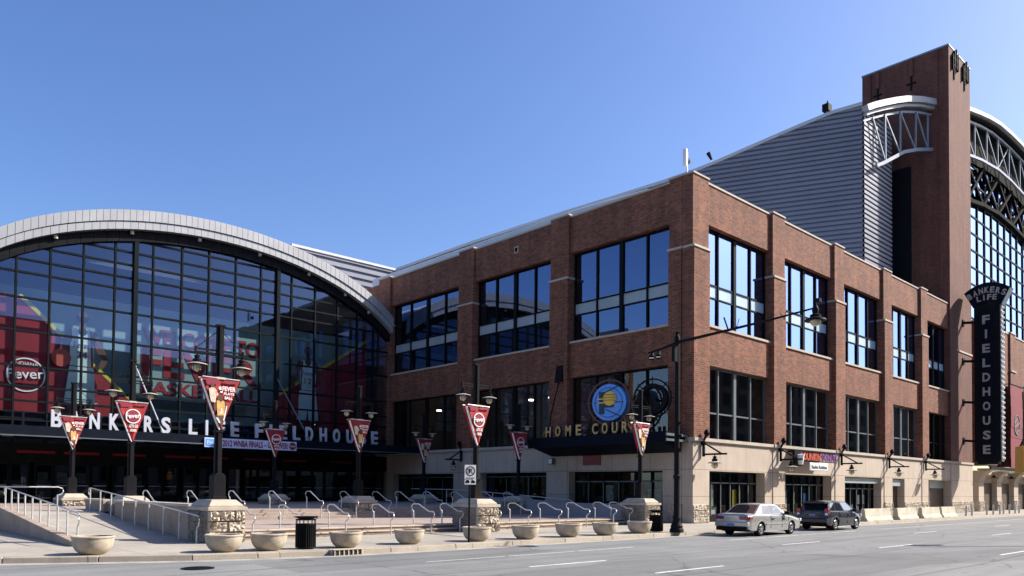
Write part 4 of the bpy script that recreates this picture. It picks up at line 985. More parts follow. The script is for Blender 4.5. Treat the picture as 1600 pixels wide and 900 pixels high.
# (unreadable lines of small print)
q = MB(); [q.box(-0.115, -0.1, 6.75, 7.85, z, z + 0.05) for z in (3.45, 3.58)]; q.build('print_line', 'maroon_ring', rs)
bpy.data.objects.remove(rs.children[1])
fl = thing('wall_floodlight', (-0.1, 11.0, 9.6), 'tall narrow black wedge light on the shaded brick pilaster', 'light')
q = MB(); q.prism([(-0.02, 10.3), (-0.28, 8.75), (-0.02, 8.85)], 'y', 9.75, 10.35); q.build('wedge', 'black', fl)
q = MB(); q.tube([(-0.12, 10.1, 8.8), (-0.15, 10.8, 6.6), (-0.15, 11.0, 5.0)], 0.03, 6); q.build('cable', 'black', fl)
fl = thing('small_floodlight', (-0.1, 10.9, 3.6), 'small square white lit floodlight on the stone wall left of the corner canopy', 'light')
q = MB(); q.box(-0.3, -0.05, 10.45, 10.85, 3.45, 3.85); q.build('case', 'mullion_grey', fl); q = MB(); q.box(-0.32, -0.3, 10.5, 10.8, 3.5, 3.8); q.build('lens', 'white', fl)

# ---- shop sign on the lit face
ds = thing('shop_sign', (13.4, -0.95, 3.4), 'projecting shop sign with pink and orange letters above the second storefront', 'sign')
q = MB(); q.box(10.9, 16.0, -0.9, -0.84, 3.78, 3.84); q.box(10.9, 16.0, -0.9, -0.84, 4.4, 4.44)
for x in (10.95, 15.95): q.box(x - 0.03, x + 0.03, -0.9, 0.05, 4.38, 4.44)
q.box(10.9, 16.0, -0.86, 0.02, 4.44, 4.48); q.build('frame', 'black', ds)
x = 11.05
put_text('orange_letters', "DUNKIN'", 2.55, 0.5, (12.35, -0.95, 3.85), B_FRONT, 'orange', ds, 0.08, 0.035)
put_text('pink_letters', 'DONUTS', 2.2, 0.5, (14.85, -0.95, 3.85), B_FRONT, 'purple', ds, 0.08, 0.035)
q = MB(); q.box(12.0, 14.6, -0.98, -0.86, 3.2, 3.72); q.build('white_plate', 'white', ds, bevel=0.1)
q = MB(); q.box(9.95, 11.0, -0.95, -0.8, 3.45, 4.45); q.build('cup_panel', 'dark_panel', ds)
put_text('plate_words', 'Baskin Robbins', 2.2, 0.24, (13.3, -0.995, 3.33), B_FRONT, 'mullion_grey', ds, 0.01, 0.01)
q = MB(); q.lathe([(0.16, 0), (0.24, 0.55), (0.26, 0.56), (0.26, 0.62), (0, 0.66)], (10.5, -1.05, 3.55), 16); q.build('cup', 'white', ds, smooth=True)
q = MB(); q.box(10.62, 10.9, -1.02, -0.96, 3.6, 4.3); q.build('cup_panel_edge', 'purple', ds)

# ---- marquee
mq = thing('vertical_marquee', (45.3, -2.2, 4.75), 'tall black vertical marquee reading BANKERS LIFE FIELDHOUSE fixed to the brick tower', 'sign')
MXX = 45.3
q = MB(); q.box(MXX, MXX + 0.9, -3.22, -1.08, 4.8, 19.6); q.box(MXX - 0.02, MXX + 0.92, -3.0, -1.3, 4.55, 4.8); q.build('case', 'black', mq)
q = MB(); q.box(MXX - 0.06, MXX - 0.0, -2.72, -1.5, 5.1, 18.9); q.build('letter_panel', 'navy', mq)
q = MB()
def arcpts(z0, half, sag, n_=10): return [(-2.2 + half * (2 * i / n_ - 1), z0 - sag * (2 * i / n_ - 1) ** 2) for i in range(n_ + 1)]
poly = arcpts(21.55, 1.85, 0.75) + arcpts(19.75, 1.15, 0.35)[::-1]
q.prism(poly, 'x', MXX - 0.12, MXX + 1.0); q.build('fan', 'navy', mq)
q = MB(); q.prism([(-4.1, 20.85), (-3.98, 20.8), (-3.3, 19.42), (-3.42, 19.4)], 'x', MXX - 0.1, MXX + 0.98); q.build('fan_edge', 'truss', mq)
q = MB()
for p0, p1 in zip(arcpts(21.6, 1.9, 0.75), arcpts(21.6, 1.9, 0.75)[1:]): q.bar((MXX + 0.45, p0[0], p0[1]), (MXX + 0.45, p1[0], p1[1]), 1.2, 0.08)
q.build('fan_rim', 'black', mq)
for i, ch in enumerate('BANKERS'):
    u = (i - 3) / 3; y = -2.2 - 1.32 * u; put_text('letter', ch, 0.36, 0.56, (MXX - 0.16, y, 20.66 - 0.42 * u * u), B_SIDE, 'letter_dim', mq, 0.06, 0.03, tilt=-0.38 * u)
for i, ch in enumerate('LIFE'):
    u = (i - 1.5) / 1.5; y = -2.2 - 0.62 * u; put_text('letter', ch, 0.34 if ch != 'I' else 0.1, 0.52, (MXX - 0.16, y, 19.98 - 0.06 * u * u), B_SIDE, 'letter_dim', mq, 0.06, 0.03 if ch != 'I' else 0, tilt=-0.15 * u)
for i, ch in enumerate('FIELDHOUSE'):
    put_text('letter', ch, 0.62 if ch != 'I' else 0.17, 0.82, (MXX - 0.1, -2.12, 17.75 - 1.36 * i), B_SIDE, 'letter_dim', mq, 0.1, 0.03 if ch != 'I' else 0)
q = MB(); q.box(MXX + 0.05, MXX + 0.85, -3.3, -3.22, 4.8, 19.4); q.build('edge_strip', 'mullion_grey', mq)
q = MB()
for i in range(31):
    z = 5.1 + 0.47 * i
    for x in (MXX + 0.2, MXX + 0.7): q.lathe([(0.13, 0.0), (0.12, -0.1), (0.0, -0.14)], (x, -3.3, z), 8, axis='y')
q.build('bulbs', 'white', mq)
q = MB(); q.box(MXX - 0.03, MXX, -1.28, -1.2, 5.0, 19.2); q.box(MXX - 0.03, MXX, -3.1, -3.04, 5.0, 19.2); q.build('panel_trim', 'pole', mq)
for z in (18.12, 14.4, 10.45, 6.75):
    q = MB(); q.bar((MXX + 0.45, -1.08, z), (MXX + 0.45, 0.0, z + 0.12), 0.22, 0.22); q.box(MXX + 0.2, MXX + 0.7, -0.08, 0.0, z - 0.2, z + 0.4); q.build('arm', 'black', mq)

# ---- wall lanterns
def lantern_shapes(root, c, s=1.0):
    x, y, z = c          # z = top of the hanging point
    q = MB(); q.tube([(x, y, z), (x, y, z - 0.12 * s)], 0.03 * s, 6); q.lathe([(0.06 * s, 0), (0.13 * s, -0.05 * s), (0.1 * s, -0.17 * s), (0.19 * s, -0.2 * s), (0.17 * s, -0.36 * s), (0.2 * s, -0.38 * s), (0.43 * s, -0.44 * s), (0.44 * s, -0.47 * s), (0.18 * s, -0.45 * s), (0.0, -0.45 * s)], (x, y, z - 0.1 * s), 20)
    o = q.build('lamp_shade', 'pole', root, smooth=True, local=True)
    q = MB(); q.lathe([(0.2 * s, 0.02 * s), (0.4 * s, -0.035 * s), (0.445 * s, -0.05 * s), (0.445 * s, -0.075 * s), (0.2 * s, -0.04 * s)], (x, y, z - 0.475 * s), 20); q.build('saucer', 'saucer', root, smooth=True, local=True)
    q = MB(); q.lathe([(0.17 * s, 0), (0.2 * s, -0.1 * s), (0.18 * s, -0.22 * s), (0.09 * s, -0.31 * s), (0.0, -0.33 * s)], (x, y, z - 0.56 * s), 16)
    q.build('globe', 'globe', root, smooth=True, local=True)
    q = MB()
    for k in range(4):
        a = k * PI / 2 + 0.4; q.tube([(x + math.cos(a) * 0.19 * s, y + math.sin(a) * 0.19 * s, z - 0.55 * s), (x + math.cos(a) * 0.22 * s, y + math.sin(a) * 0.22 * s, z - 0.68 * s), (x + math.cos(a) * 0.17 * s, y + math.sin(a) * 0.17 * s, z - 0.84 * s), (x, y, z - 0.92 * s)], 0.012 * s, 5)
    q.build('cage', 'pole', root, local=True)
def wall_lantern(label):
    t_ = thing('wall_lantern', (0, 0, 0), label, 'lamp', 'lanterns on triangular wall brackets')
    q = MB()
    q.box(-0.06, 0.06, -0.2, -0.08, -0.12, 0.72); q.box(-0.05, 0.05, -1.6, -0.08, -0.05, 0.05)
    q.bar((0, -0.15, 0.66), (0, -1.25, 0.03), 0.07, 0.08); q.box(-0.1, 0.1, -0.2, 0.0, 0.55, 0.72)
    q.bar((0, -0.1, 0.72), (0, -0.32, 1.05), 0.1); q.build('bracket', 'black', t_, local=True)
    q = MB(); q.lathe([(0.0, 0), (0.12, 0.05), (0.17, 0.2), (0.1, 0.36), (0.0, 0.42)], (0, -0.34, 1.0), 12); q.build('finial', 'black', t_, smooth=True, local=True)
    lantern_shapes(t_, (0, -0.85, -0.02), 0.85)
    return t_
wl0 = wall_lantern('wall lantern at the sunlit corner of the brick building')
wl0.location = (0.9, 0, 3.85)
wlab = ['wall lantern between the first and second sunlit storefronts', 'wall lantern on the third stone pier from the corner, right of the shop sign', 'wall lantern above the left concrete barriers', 'wall lantern on the last pier before the brick tower']
for (x, lb) in zip((9.7, 18.6, 27.3, 35.3), wlab):
    c = copy_tree(wl0); c.location = (x, 0, 3.85); c['label'] = lb
c = copy_tree(wl0); c.location = (0, 20.0, 3.95); c.rotation_euler = (0, 0, -PI / 2); c['label'] = 'wall lantern on the shaded stone wall left of the no parking sign'

# ---- plaza lamps on stone pedestals
def pedestal(zb):
    t_ = thing('stone_pedestal', (0, 0, 0), '', 'pedestal', 'stone pedestals on the plaza')
    q = MB(); W = 0.6; H = 0.8
    rough_blocks(q, 'x', -W, W, -H, zb, 1.03, 0.05, 0.46, 0.3, 0.13)
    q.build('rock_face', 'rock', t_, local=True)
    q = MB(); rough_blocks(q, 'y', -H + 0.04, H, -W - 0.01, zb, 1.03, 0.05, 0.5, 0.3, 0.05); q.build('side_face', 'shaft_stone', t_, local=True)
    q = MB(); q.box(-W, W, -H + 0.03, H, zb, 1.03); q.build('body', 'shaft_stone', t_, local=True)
    q = MB(); q.box(-W - 0.05, W + 0.05, -H - 0.1, H + 0.06, 1.03, 1.15)
    q.build('slab', 'cap_stone', t_, local=True, bevel=0.015)
    q = MB()
    vs = [(-0.56, -0.78, 1.15), (0.56, -0.78, 1.15), (0.56, 0.76, 1.15), (-0.56, 0.76, 1.15), (-0.56, -0.78, 1.2), (0.56, -0.78, 1.2), (0.56, 0.76, 1.2), (-0.56, 0.76, 1.2), (-0.4, -0.58, 1.38), (0.4, -0.58, 1.38), (0.4, 0.55, 1.38), (-0.4, 0.55, 1.38)]
    q.add(vs, [(0, 1, 5, 4), (1, 2, 6, 5), (2, 3, 7, 6), (3, 0, 4, 7), (4, 5, 9, 8), (5, 6, 10, 9), (6, 7, 11, 10), (7, 4, 8, 11), (8, 9, 10, 11), (0, 3, 2, 1)])
    q.build('cap', 'cap_stone', t_, local=True, bevel=0.012)
    return t_
def lamp_post():
    t_ = thing('plaza_lamp', (0, 0, 0), '', 'street lamp', 'twin lantern lamp posts on the plaza')
    q = MB(); q.box(-0.2, 0.2, -0.2, 0.2, 0, 0.75); q.box(-0.23, 0.23, -0.23, 0.23, 0, 0.08); q.prism([(-0.2, 0.75), (0.2, 0.75), (0.11, 0.84), (-0.11, 0.84)], 'y', -0.19, 0.19)
    q.build('base', 'pole', t_, local=True, bevel=0.01)
    q = MB(); q.box(-0.115, 0.115, -0.06, 0.06, 0.8, 5.7); q.box(-0.05, 0.05, -0.115, 0.115, 0.8, 5.68); q.box(-0.14, 0.14, -0.12, 0.12, 5.69, 5.75); q.build('pole', 'pole', t_, local=True, bevel=0.008)
    q = MB(); q.box(-0.8, 0.8, -0.03, 0.03, 4.86, 4.91); q.box(-0.8, 0.8, -0.03, 0.03, 4.76, 4.80)
    for s in (-1, 1):
        q.box(s * 0.77, s * 0.82, -0.045, 0.045, 4.7, 4.95); q.tube([(0, 0, 5.6), (s * 0.76, 0, 4.92)], 0.014, 6)
    q.build('arm', 'pole', t_, local=True)
    for s in (-1, 1): lantern_shapes(t_, (s * 0.74, 0, 4.75), 0.72)
    return t_
def pennant(kind):
    t_ = thing('lamp_pennant', (0, 0, 0), '', 'banner', 'triangular red pennants on the plaza lamps')
    # double sided wedge: two triangular sheets meeting at a pole side
    q = MB(); H0, H1, W = 3.95, 2.25, 0.62
    fr = [(-W, -0.16, H0), (W, -0.14, H0 - 0.02), (0.03, -0.13, H1)]; bk = [(-W, 0.16, H0), (W, 0.14, H0 - 0.02), (0.03, 0.13, H1)]
    n_ = 10
    for sgn, tri in ((-1, fr), (1, bk)):
        prev = None
        for i in range(n_ + 1):
            u = i / n_; a = Vector(tri[0]).lerp(Vector(tri[2]), u); b_ = Vector(tri[1]).lerp(Vector(tri[2]), u)
            row = [a.lerp(b_, j / 4) + Vector((0, sgn * 0.025 * math.sin(5 * u + j * 1.7), 0)) for j in range(5)]
            if prev:
                for j in range(4): q.face([prev[j], prev[j + 1], row[j + 1], row[j]])
            prev = row
    q.face([fr[0], bk[0], bk[2], fr[2]])
    q.build('cloth', 'red', t_, local=True)
    q = MB(); q.tube([(-W, -0.17, H0 + 0.02), (W, -0.15, H0)], 0.022, 6); q.tube([(-W, 0.17, H0 + 0.02), (W, 0.15, H0)], 0.022, 6); q.box(-0.15, 0.15, -0.18, 0.18, H0 - 0.02, H0 + 0.05); q.build('rod', 'saucer', t_, local=True)
    q = MB(); q.box(-0.13, 0.13, -0.13, 0.13, H1 - 0.06, H1); q.build('clamp', 'pole', t_, local=True)
    q = MB(); q.bar((-W - 0.015, -0.1, H0 - 0.05), (-0.02, -0.1, H1 + 0.02), 0.1, 0.03); q.build('white_edge', 'white', t_, local=True)
    Y = -0.2
    def art(name, mat, polys, y=Y):
        q = MB()
        for pl in polys: q.face([(u, y, H0 - v) for u, v in pl])
        q.build(name, mat, t_, local=True)
    def blob(cx, cz, r, ry=None, n_=14):
        ry = ry or r; return [(cx + r * math.cos(2 * PI * k / n_), cz + ry * math.sin(2 * PI * k / n_)) for k in range(n_)]
    art('crowd_print', 'darkred', [[(-0.55, 0.03), (-0.08, 0.03), (-0.1, 0.2), (-0.47, 0.24)], [(0.1, 0.04), (0.58, 0.05), (0.52, 0.15), (0.1, 0.12)]], Y)
    if kind == 0:
        put_text('word', 'FEVER', 0.44, 0.15, (0.25, Y, H0 - 0.4), B_FRONT, 'white', t_, 0.01, 0.02); put_text('word', 'PLAYS', 0.34, 0.09, (0.25, Y, H0 - 0.53), B_FRONT, 'white', t_, 0.01, 0.02); put_text('word', 'BALL', 0.26, 0.1, (0.24, Y, H0 - 0.67), B_FRONT, 'white', t_, 0.01, 0.02)
        art('figure', 'skin', [blob(-0.03, 0.62, 0.085, 0.11), blob(-0.3, 0.24, 0.055, 0.08), [(-0.24, 0.74), (-0.13, 0.7), (0.08, 0.7), (0.17, 0.78), (0.2, 1.0), (0.14, 1.2), (0.1, 0.98), (-0.14, 0.98), (-0.2, 1.1), (-0.25, 0.95)], [(-0.16, 1.2), (0.05, 1.18), (0.12, 1.3), (0.03, 1.6), (-0.03, 1.5), (-0.14, 1.32)]], Y - 0.004)
        art('pale_jersey', 'cream', [[(-0.42, 0.36), (-0.33, 0.31), (-0.24, 0.32), (-0.16, 0.4), (-0.17, 0.62), (-0.2, 0.8), (-0.34, 0.78), (-0.38, 0.6)], [(-0.2, 0.42), (-0.1, 0.5), (-0.13, 0.58), (-0.21, 0.52)]], Y - 0.006)
        art('jersey', 'gold_print', [[(-0.15, 0.74), (-0.08, 0.72), (-0.03, 0.79), (0.04, 0.72), (0.1, 0.75), (0.12, 0.9), (0.1, 1.2), (-0.12, 1.22), (-0.14, 1.0)]], Y - 0.008)
        art('white_marks', 'white', [[(-0.02, 0.98), (0.03, 0.98), (0.04, 1.14), (-0.05, 1.16), (-0.05, 1.12), (0.0, 1.1)], [(-0.18, 1.28), (-0.1, 1.3), (-0.02, 1.45), (-0.06, 1.47)], [(0.16, 0.9), (0.2, 0.88), (0.1, 1.4), (0.07, 1.36)], [(-0.1, 0.28), (-0.02, 0.26), (0.0, 0.36), (-0.08, 0.38)], [(-0.05, 0.42), (0.03, 0.4), (0.04, 0.46), (-0.04, 0.47)]], Y - 0.012)
    else:
        q = MB(); q.lathe([(0.27, 0), (0.31, 0.0), (0.31, 0.01), (0.27, 0.01)], (0.0, Y, H0 - 0.6), 24, axis='y'); q.build('ring', 'white', t_, local=True)
        q = MB(); q.lathe([(0, 0), (0.26, 0.0), (0.26, 0.01), (0, 0.01)], (0.0, Y, H0 - 0.6), 24, axis='y'); q.build('disc', 'darkred', t_, local=True)
        put_text('word', 'Fever', 0.56, 0.2, (0.0, Y - 0.02, H0 - 0.68), B_FRONT, 'white', t_, 0.01, 0.02, tilt=0.1)
        put_text('word', 'LETS GO', 0.34, 0.13, (0.03, Y, H0 - 1.08), B_FRONT, 'white', t_, 0.01, 0.02); put_text('word', 'FEVER', 0.24, 0.12, (0.03, Y, H0 - 1.26), B_FRONT, 'white', t_, 0.01, 0.02)
    return t_
pedA = pedestal(0.0); pedB = pedestal(0.3); pedC = pedestal(0.75); lamp0 = lamp_post(); pn0 = pennant(0); pn1 = pennant(1)
rows = [(0.9, 'front', pedA), (10.7, 'middle', pedB), (20.5, 'back', pedC)]
cols = [((-26.1, -25.85, -25.75), 'left', 0), ((-14.95, -14.68, -14.6), 'centre', 1), ((-3.5, -3.1, -3.18), 'right', 2)]
kinds = {('front', 0): 0, ('front', 1): 1, ('front', 2): 0, ('middle', 0): 1, ('middle', 1): 0, ('middle', 2): 1, ('back', 0): 0, ('back', 1): 1, ('back', 2): 0}
usedp = set()
def first_or_copy(o):
    if o.name in usedp: return copy_tree(o)
    usedp.add(o.name); return o
for ri, (y, rn, ped) in enumerate(rows):
    for (xt_, cnm, ci) in cols:
        x = xt_[ri]
        c = first_or_copy(ped); c.location = (x, y, 0)
        c['label'] = 'rough stone pedestal under the lamp post, %s row, %s of the three columns' % (rn, cnm)
        c = first_or_copy(lamp0); c.location = (x, y, 1.4); c['label'] = 'black lamp post with two lanterns, %s row of the plaza, %s column' % (rn, cnm)
        c = first_or_copy(pn1 if kinds[rn, ci] else pn0); c.location = (x, y, 1.4)
        c['label'] = ('red triangular pennant with round emblem' if kinds[rn, ci] else 'red triangular pennant with player picture') + ' on the %s row lamp, %s column' % (rn, cnm)

# ---- handrails on the steps
def handrail(rise, run, group):
    t_ = thing('handrail', (0, 0, 0), '', 'handrail', group)
    a = 0.86
    q = MB()
    lo = [(0, 0.10, 0.52), (0, 0.10, 0.56), (0, 0.02, 0.6), (0, -0.07, 0.66), (0, -0.11, 0.75), (0, -0.08, 0.83), (0, 0.0, a), (0, 0.28, a + 0.01)]
    hi = [(0, run - 0.35, a + rise), (0, run - 0.02, a + rise), (0, run + 0.08, a + rise - 0.04), (0, run + 0.13, a + rise - 0.14), (0, run + 0.09, a + rise - 0.25), (0, run, a + rise - 0.3), (0, run - 0.02, a + rise - 0.36)]
    q.tube(lo + hi, 0.024, 8); q.build('rail', 'steel', t_, local=True, smooth=True, sharp=60)
    q = MB(); q.tube([(0, 0.10, 0), (0, 0.10, 0.54)], 0.028, 8); q.build('post', 'steel', t_, local=True)
    q = MB(); q.tube([(0, run - 0.02, rise), (0, run - 0.02, a + rise - 0.32)], 0.028, 8); q.build('post', 'steel', t_, local=True)
    return t_
hr0 = handrail(0.3, 1.35, 'handrails on the lower steps'); LXs = [-24.9, -23.3, -21.3, -19.3, -17.35, -15.85, -13.7, -11.85, -9.85, -7.85, -5.8, -4.5]
for i, x in enumerate(LXs):
    c = hr0 if i == 0 else copy_tree(hr0); c.location = (x, 0.72, 0); c['label'] = '%s handrail from the left on the lower sunlit steps' % ORD[i]
hr1 = handrail(0.45, 1.55, 'handrails on the upper steps'); UXs = [-25.3, -23.45, -21.55, -19.6, -17.65, -15.7, -13.75, -12.3, -10.4, -8.4, -6.2, -4.3]
for i, x in enumerate(UXs):
    z0 = 0.3
    c = hr1 if i == 0 else copy_tree(hr1); c.location = (x, 9.1, z0); c['label'] = '%s handrail from the left on the upper shaded steps' % ORD[i]
# ramp rails
def long_rail(name, x, ys, zf, label, hook=0.3):
    t_ = thing(name, (x, ys[0], 0), label, 'handrail')
    q = MB(); y0, y1 = ys[0], ys[-1]; b_ = 0.0
    path = [(x, y0 + 0.1, zf(y0) - 0.42), (x, y0 + 0.08, zf(y0) - 0.38), (x, y0 - 0.05, zf(y0) - 0.3), (x, y0 - 0.09, zf(y0) - 0.18), (x, y0 - 0.05, zf(y0) - 0.05), (x, y0 + 0.06, zf(y0))]
    path += [(x, y, zf(y)) for y in ys[1:]] + [(x, y1 + 0.25, zf(y1)), (x, y1 + 0.34, zf(y1) - 0.06), (x, y1 + 0.36, zf(y1) - 0.2), (x, y1 + 0.25, zf(y1) - 0.3)]
    q.tube(path, 0.024, 8); q.build('rail', 'steel', t_, smooth=True, sharp=60)
    return t_
rl = long_rail('ramp_handrail', -30.05, [1.4 + 1.2 * k for k in range(10)], lambda y: 0.98 + 0.066 * (y - 1.5), 'long sloping steel handrail on the outer left side of the ramp')
for k in range(10):
    y = 1.5 + 1.2 * k; q = MB(); q.tube([(-30.05, y, 0.1 + 0.067 * (y - 1.4)), (-30.05, y, 0.95 + 0.066 * (y - 1.5) - (0.4 if k == 0 else 0))], 0.028, 8); q.build('post', 'steel', rl)
rl = long_rail('ramp_handrail', -26.95, [0.25 + 1.5 * k for k in range(9)], lambda y: 0.88 + 0.068 * (y - 0.3), 'long sloping steel handrail along the inner wall of the ramp')
for k in range(9):
    y = 0.35 + 1.5 * k; q = MB(); q.tube([(-26.95, y, max(0, 0.0676 * (y - 1.4)) - 0.01), (-26.95, y, 0.86 + 0.068 * (y - 0.3) - (0.4 if k == 0 else 0))], 0.028, 8); q.build('post', 'steel', rl)
rl = thing('landing_handrail', (-31, 13.1, 0.75), 'level steel handrail at the head of the ramp on the left edge', 'handrail')
q = MB(); q.tube([(-36, 13.1, 1.72), (-28.0, 13.1, 1.72), (-27.85, 13.1, 1.66), (-27.8, 13.1, 1.55), (-27.88, 13.1, 1.42), (-28.0, 13.1, 1.38)], 0.026, 8); q.build('rail', 'steel', rl, smooth=True, sharp=60)
for x in (-28.03, -30.2, -32.4): q = MB(); q.tube([(x, 13.1, 0.74), (x, 13.1, 1.72 if x < -29 else 1.4)], 0.028, 8); q.build('post', 'steel', rl)
rl = thing('side_handrail', (-3.2, 9, 0.75), 'dim steel handrail on top of the grey planter wall beside the storefronts', 'handrail')
q = MB(); q.tube([(-3.2, 6.0, 1.12), (-3.2, 6.2, 1.2), (-3.2, 10.5, 1.45), (-3.2, 16.5, 1.74), (-3.2, 22, 1.78)], 0.026, 8); q.build('rail', 'steel', rl)
for y in (8.2, 10.6, 13.0, 15.4, 17.8, 20.2): q = MB(); q.tube([(-3.2, y, 0.75), (-3.2, y, 1.2 + 0.055 * (min(y, 16) - 6.2))], 0.024, 8); q.build('post', 'steel', rl)

# ---- bowl planters
def planter():
    t_ = thing('bowl_planter', (0, 0, 0), '', 'planter', 'round concrete bowl planters along the kerb')
    q = MB(); q.lathe([(0.27, 0.0), (0.3, 0.02), (0.4, 0.1), (0.47, 0.22), (0.5, 0.36), (0.505, 0.44), (0.525, 0.45), (0.53, 0.48), (0.5, 0.5), (0.46, 0.49), (0.45, 0.4), (0.44, 0.34)], n=36)
    q.build('bowl', 'pot', t_, local=True, smooth=True)
    q = MB(); q.lathe([(0.0, 0.43), (0.25, 0.42), (0.455, 0.39)], n=24)
    q.build('soil', 'soil', t_, local=True, smooth=True)
    return t_
pt0 = planter()
PP = [(-30.52, -1.97, 1.0), (-27.55, -3.2, 0.98), (-26.35, -3.45, 1.0), (-24.05, -3.78, 0.95), (-21.66, -3.7, 0.95), (-18.99, -3.95, 0.98), (-16.8, -4.1, 0.98), (-14.55, -4.15, 1.0), (-12.5, -4.25, 1.0), (-10.2, -4.2, 1.02)]
for i, (x, y, s_) in enumerate(PP):
    c = pt0 if i == 0 else copy_tree(pt0); c.location = (x, y, 0); c.scale = (s_, s_, s_ * random.uniform(0.97, 1.03)); c.rotation_euler = (0, 0, random.uniform(0, 6))
    c['label'] = '%s concrete bowl planter from the left along the kerb' % ORD[i]
# ---- litter bins
def bin_():
    t_ = thing('litter_bin', (0, 0, 0), '', 'bin', 'black slatted litter bins')
    q = MB(); q.lathe([(0.0, 0.03), (0.25, 0.03), (0.25, 0.7), (0.0, 0.7)], n=24)
    for z in (0.04, 0.7, 0.84): q.lathe([(0.27, z), (0.295, z), (0.295, z + 0.035), (0.27, z + 0.035), (0.27, z)], n=28)
    q.build('body', 'black', t_, local=True)
    q = MB()
    for k in range(28):
        a = 2 * PI * k / 28; c_, s_ = math.cos(a), math.sin(a)
        q.bar((0.28 * c_, 0.28 * s_, 0.05), (0.28 * c_, 0.28 * s_, 0.72), 0.022, 0.03)
        if k % 2 == 0: q.bar((0.28 * c_, 0.28 * s_, 0.72), (0.28 * c_, 0.28 * s_, 0.85), 0.012, 0.012)
    q.build('slats', 'black', t_, local=True)
    q = MB(); q.lathe([(0.16, 0.84), (0.2, 0.88), (0.34, 0.93), (0.345, 0.95), (0.31, 0.955), (0.16, 0.9), (0.15, 0.84)], n=28); q.build('lid', 'black', t_, local=True, smooth=True)
    return t_
b0 = bin_(); b0.location = (-25.26, -3.55, 0); b0['label'] = 'black slatted litter bin between two bowl planters above the drain'
c = copy_tree(b0); c.location = (-8.75, -4.0, 0); c['label'] = 'black litter bin standing behind the tall street light pole'

# ---- no parking sign
ns = thing('no_parking_sign', (-19.64, -4.3, 0), 'white no parking sign on a thin black post by the kerb', 'sign')
q = MB(); q.tube([(-19.64, -4.3, 0), (-19.64, -4.3, 2.62)], 0.033, 8); q.build('post', 'black', ns)
Rm = Matrix.Rotation(math.radians(-22), 3, 'Z'); BS = Rm @ B_FRONT; o_ = Vector((-19.66, -4.36, 2.28))
def on_sign(mb, pts, d):
    mb.face([tuple(o_ + BS @ Vector((x, y, d))) for x, y in pts])
q = MB(); h_, w_ = 0.33, 0.2
vs = [tuple(o_ + BS @ Vector((x, y, d))) for d in (0.0, 0.012) for x, y in ((-w_, -h_), (w_, -h_), (w_, h_), (-w_, h_))]
q.add(vs, [(0, 3, 2, 1), (4, 5, 6, 7), (0, 1, 5, 4), (1, 2, 6, 5), (2, 3, 7, 6), (3, 0, 4, 7)]); q.build('plate', 'white', ns)
q = MB()
for k in range(28):
    a, b_ = 2 * PI * k / 28, 2 * PI * (k + 1) / 28
    on_sign(q, [(0.135 * math.cos(a), 0.12 + 0.135 * math.sin(a)), (0.165 * math.cos(a), 0.12 + 0.165 * math.sin(a)), (0.165 * math.cos(b_), 0.12 + 0.165 * math.sin(b_)), (0.135 * math.cos(b_), 0.12 + 0.135 * math.sin(b_))], 0.016)
on_sign(q, [(-0.12, 0.2), (-0.1, 0.22), (0.12, 0.03), (0.1, 0.01)], 0.017)
q.build('ring', 'black', ns)
put_text('letter_p', 'P', 0.12, 0.17, tuple(o_ + BS @ Vector((0, 0.035, 0.02))), BS, 'black', ns, 0.004, 0.02)
put_text('small_print', 'TOW-AWAY', 0.3, 0.05, tuple(o_ + BS @ Vector((0, -0.14, 0.02))), BS, 'black', ns, 0.004, 0.01)
q = MB(); on_sign(q, [(-0.17, -0.28), (-0.03, -0.28), (-0.03, -0.22), (-0.07, -0.18), (-0.13, -0.18), (-0.17, -0.22)], 0.016); on_sign(q, [(0.03, -0.28), (0.17, -0.28), (0.17, -0.23), (0.1, -0.18), (0.03, -0.2)], 0.016); q.build('truck_symbol', 'black', ns)

# ---- tall street light
sl = thing('street_light', (-8.3, -4.75, 0), 'tall black street light with fluted base and long arm over the road', 'street lamp')
bx, by = -8.3, -4.75
q = MB(); q.lathe([(0.30, 0.0), (0.30, 0.12), (0.25, 0.2), (0.27, 0.28), (0.18, 0.42), (0.16, 0.55), (0.18, 0.62), (0.15, 0.7), (0.13, 0.95), (0.125, 2.3), (0.16, 2.34), (0.16, 2.46), (0.12, 2.5), (0.105, 5.0), (0.09, 8.3), (0.12, 8.33), (0.12, 8.5), (0.05, 8.62), (0.09, 8.72), (0.0, 8.8)], (bx, by, 0), 20)
q.build('pole', 'pole', sl, smooth=True)
for (z, dy) in ((4.75, -0.16), (4.2, -0.15), (3.6, -0.15)):
    q = MB(); q.lathe([(0.0, -0.06), (0.06, -0.05), (0.06, 0.05), (0, 0.06)], (bx + 0.05, by + dy, z), 8); q.build('fitting', 'pole', sl)
q = MB(); q.box(bx - 0.3, bx - 0.08, by - 0.08, by + 0.08, 7.4, 8.1); q.build('control_box', 'pole', sl)
q = MB(); q.tube([(bx, by + 1.55, 8.0), (bx, by + 0.8, 8.1), (bx, by, 8.27), (bx, by - 2.2, 8.42), (bx, by - 4.4, 8.58), (bx, by - 6.2, 8.75)], [0.045, 0.05, 0.075, 0.06, 0.045, 0.035], 8)
q.tube([(bx, by - 2.5, 8.45), (bx, by - 2.3, 9.0)], 0.035, 6)
for d_ in (2.9, 4.95): q.tube([(bx, by - d_, 8.5), (bx, by - d_ - 0.1, 8.85)], 0.014, 5); q.tube([(bx, by - d_, 8.5), (bx, by - d_ + 0.16, 8.8)], 0.014, 5)
q.build('arm', 'pole', sl)
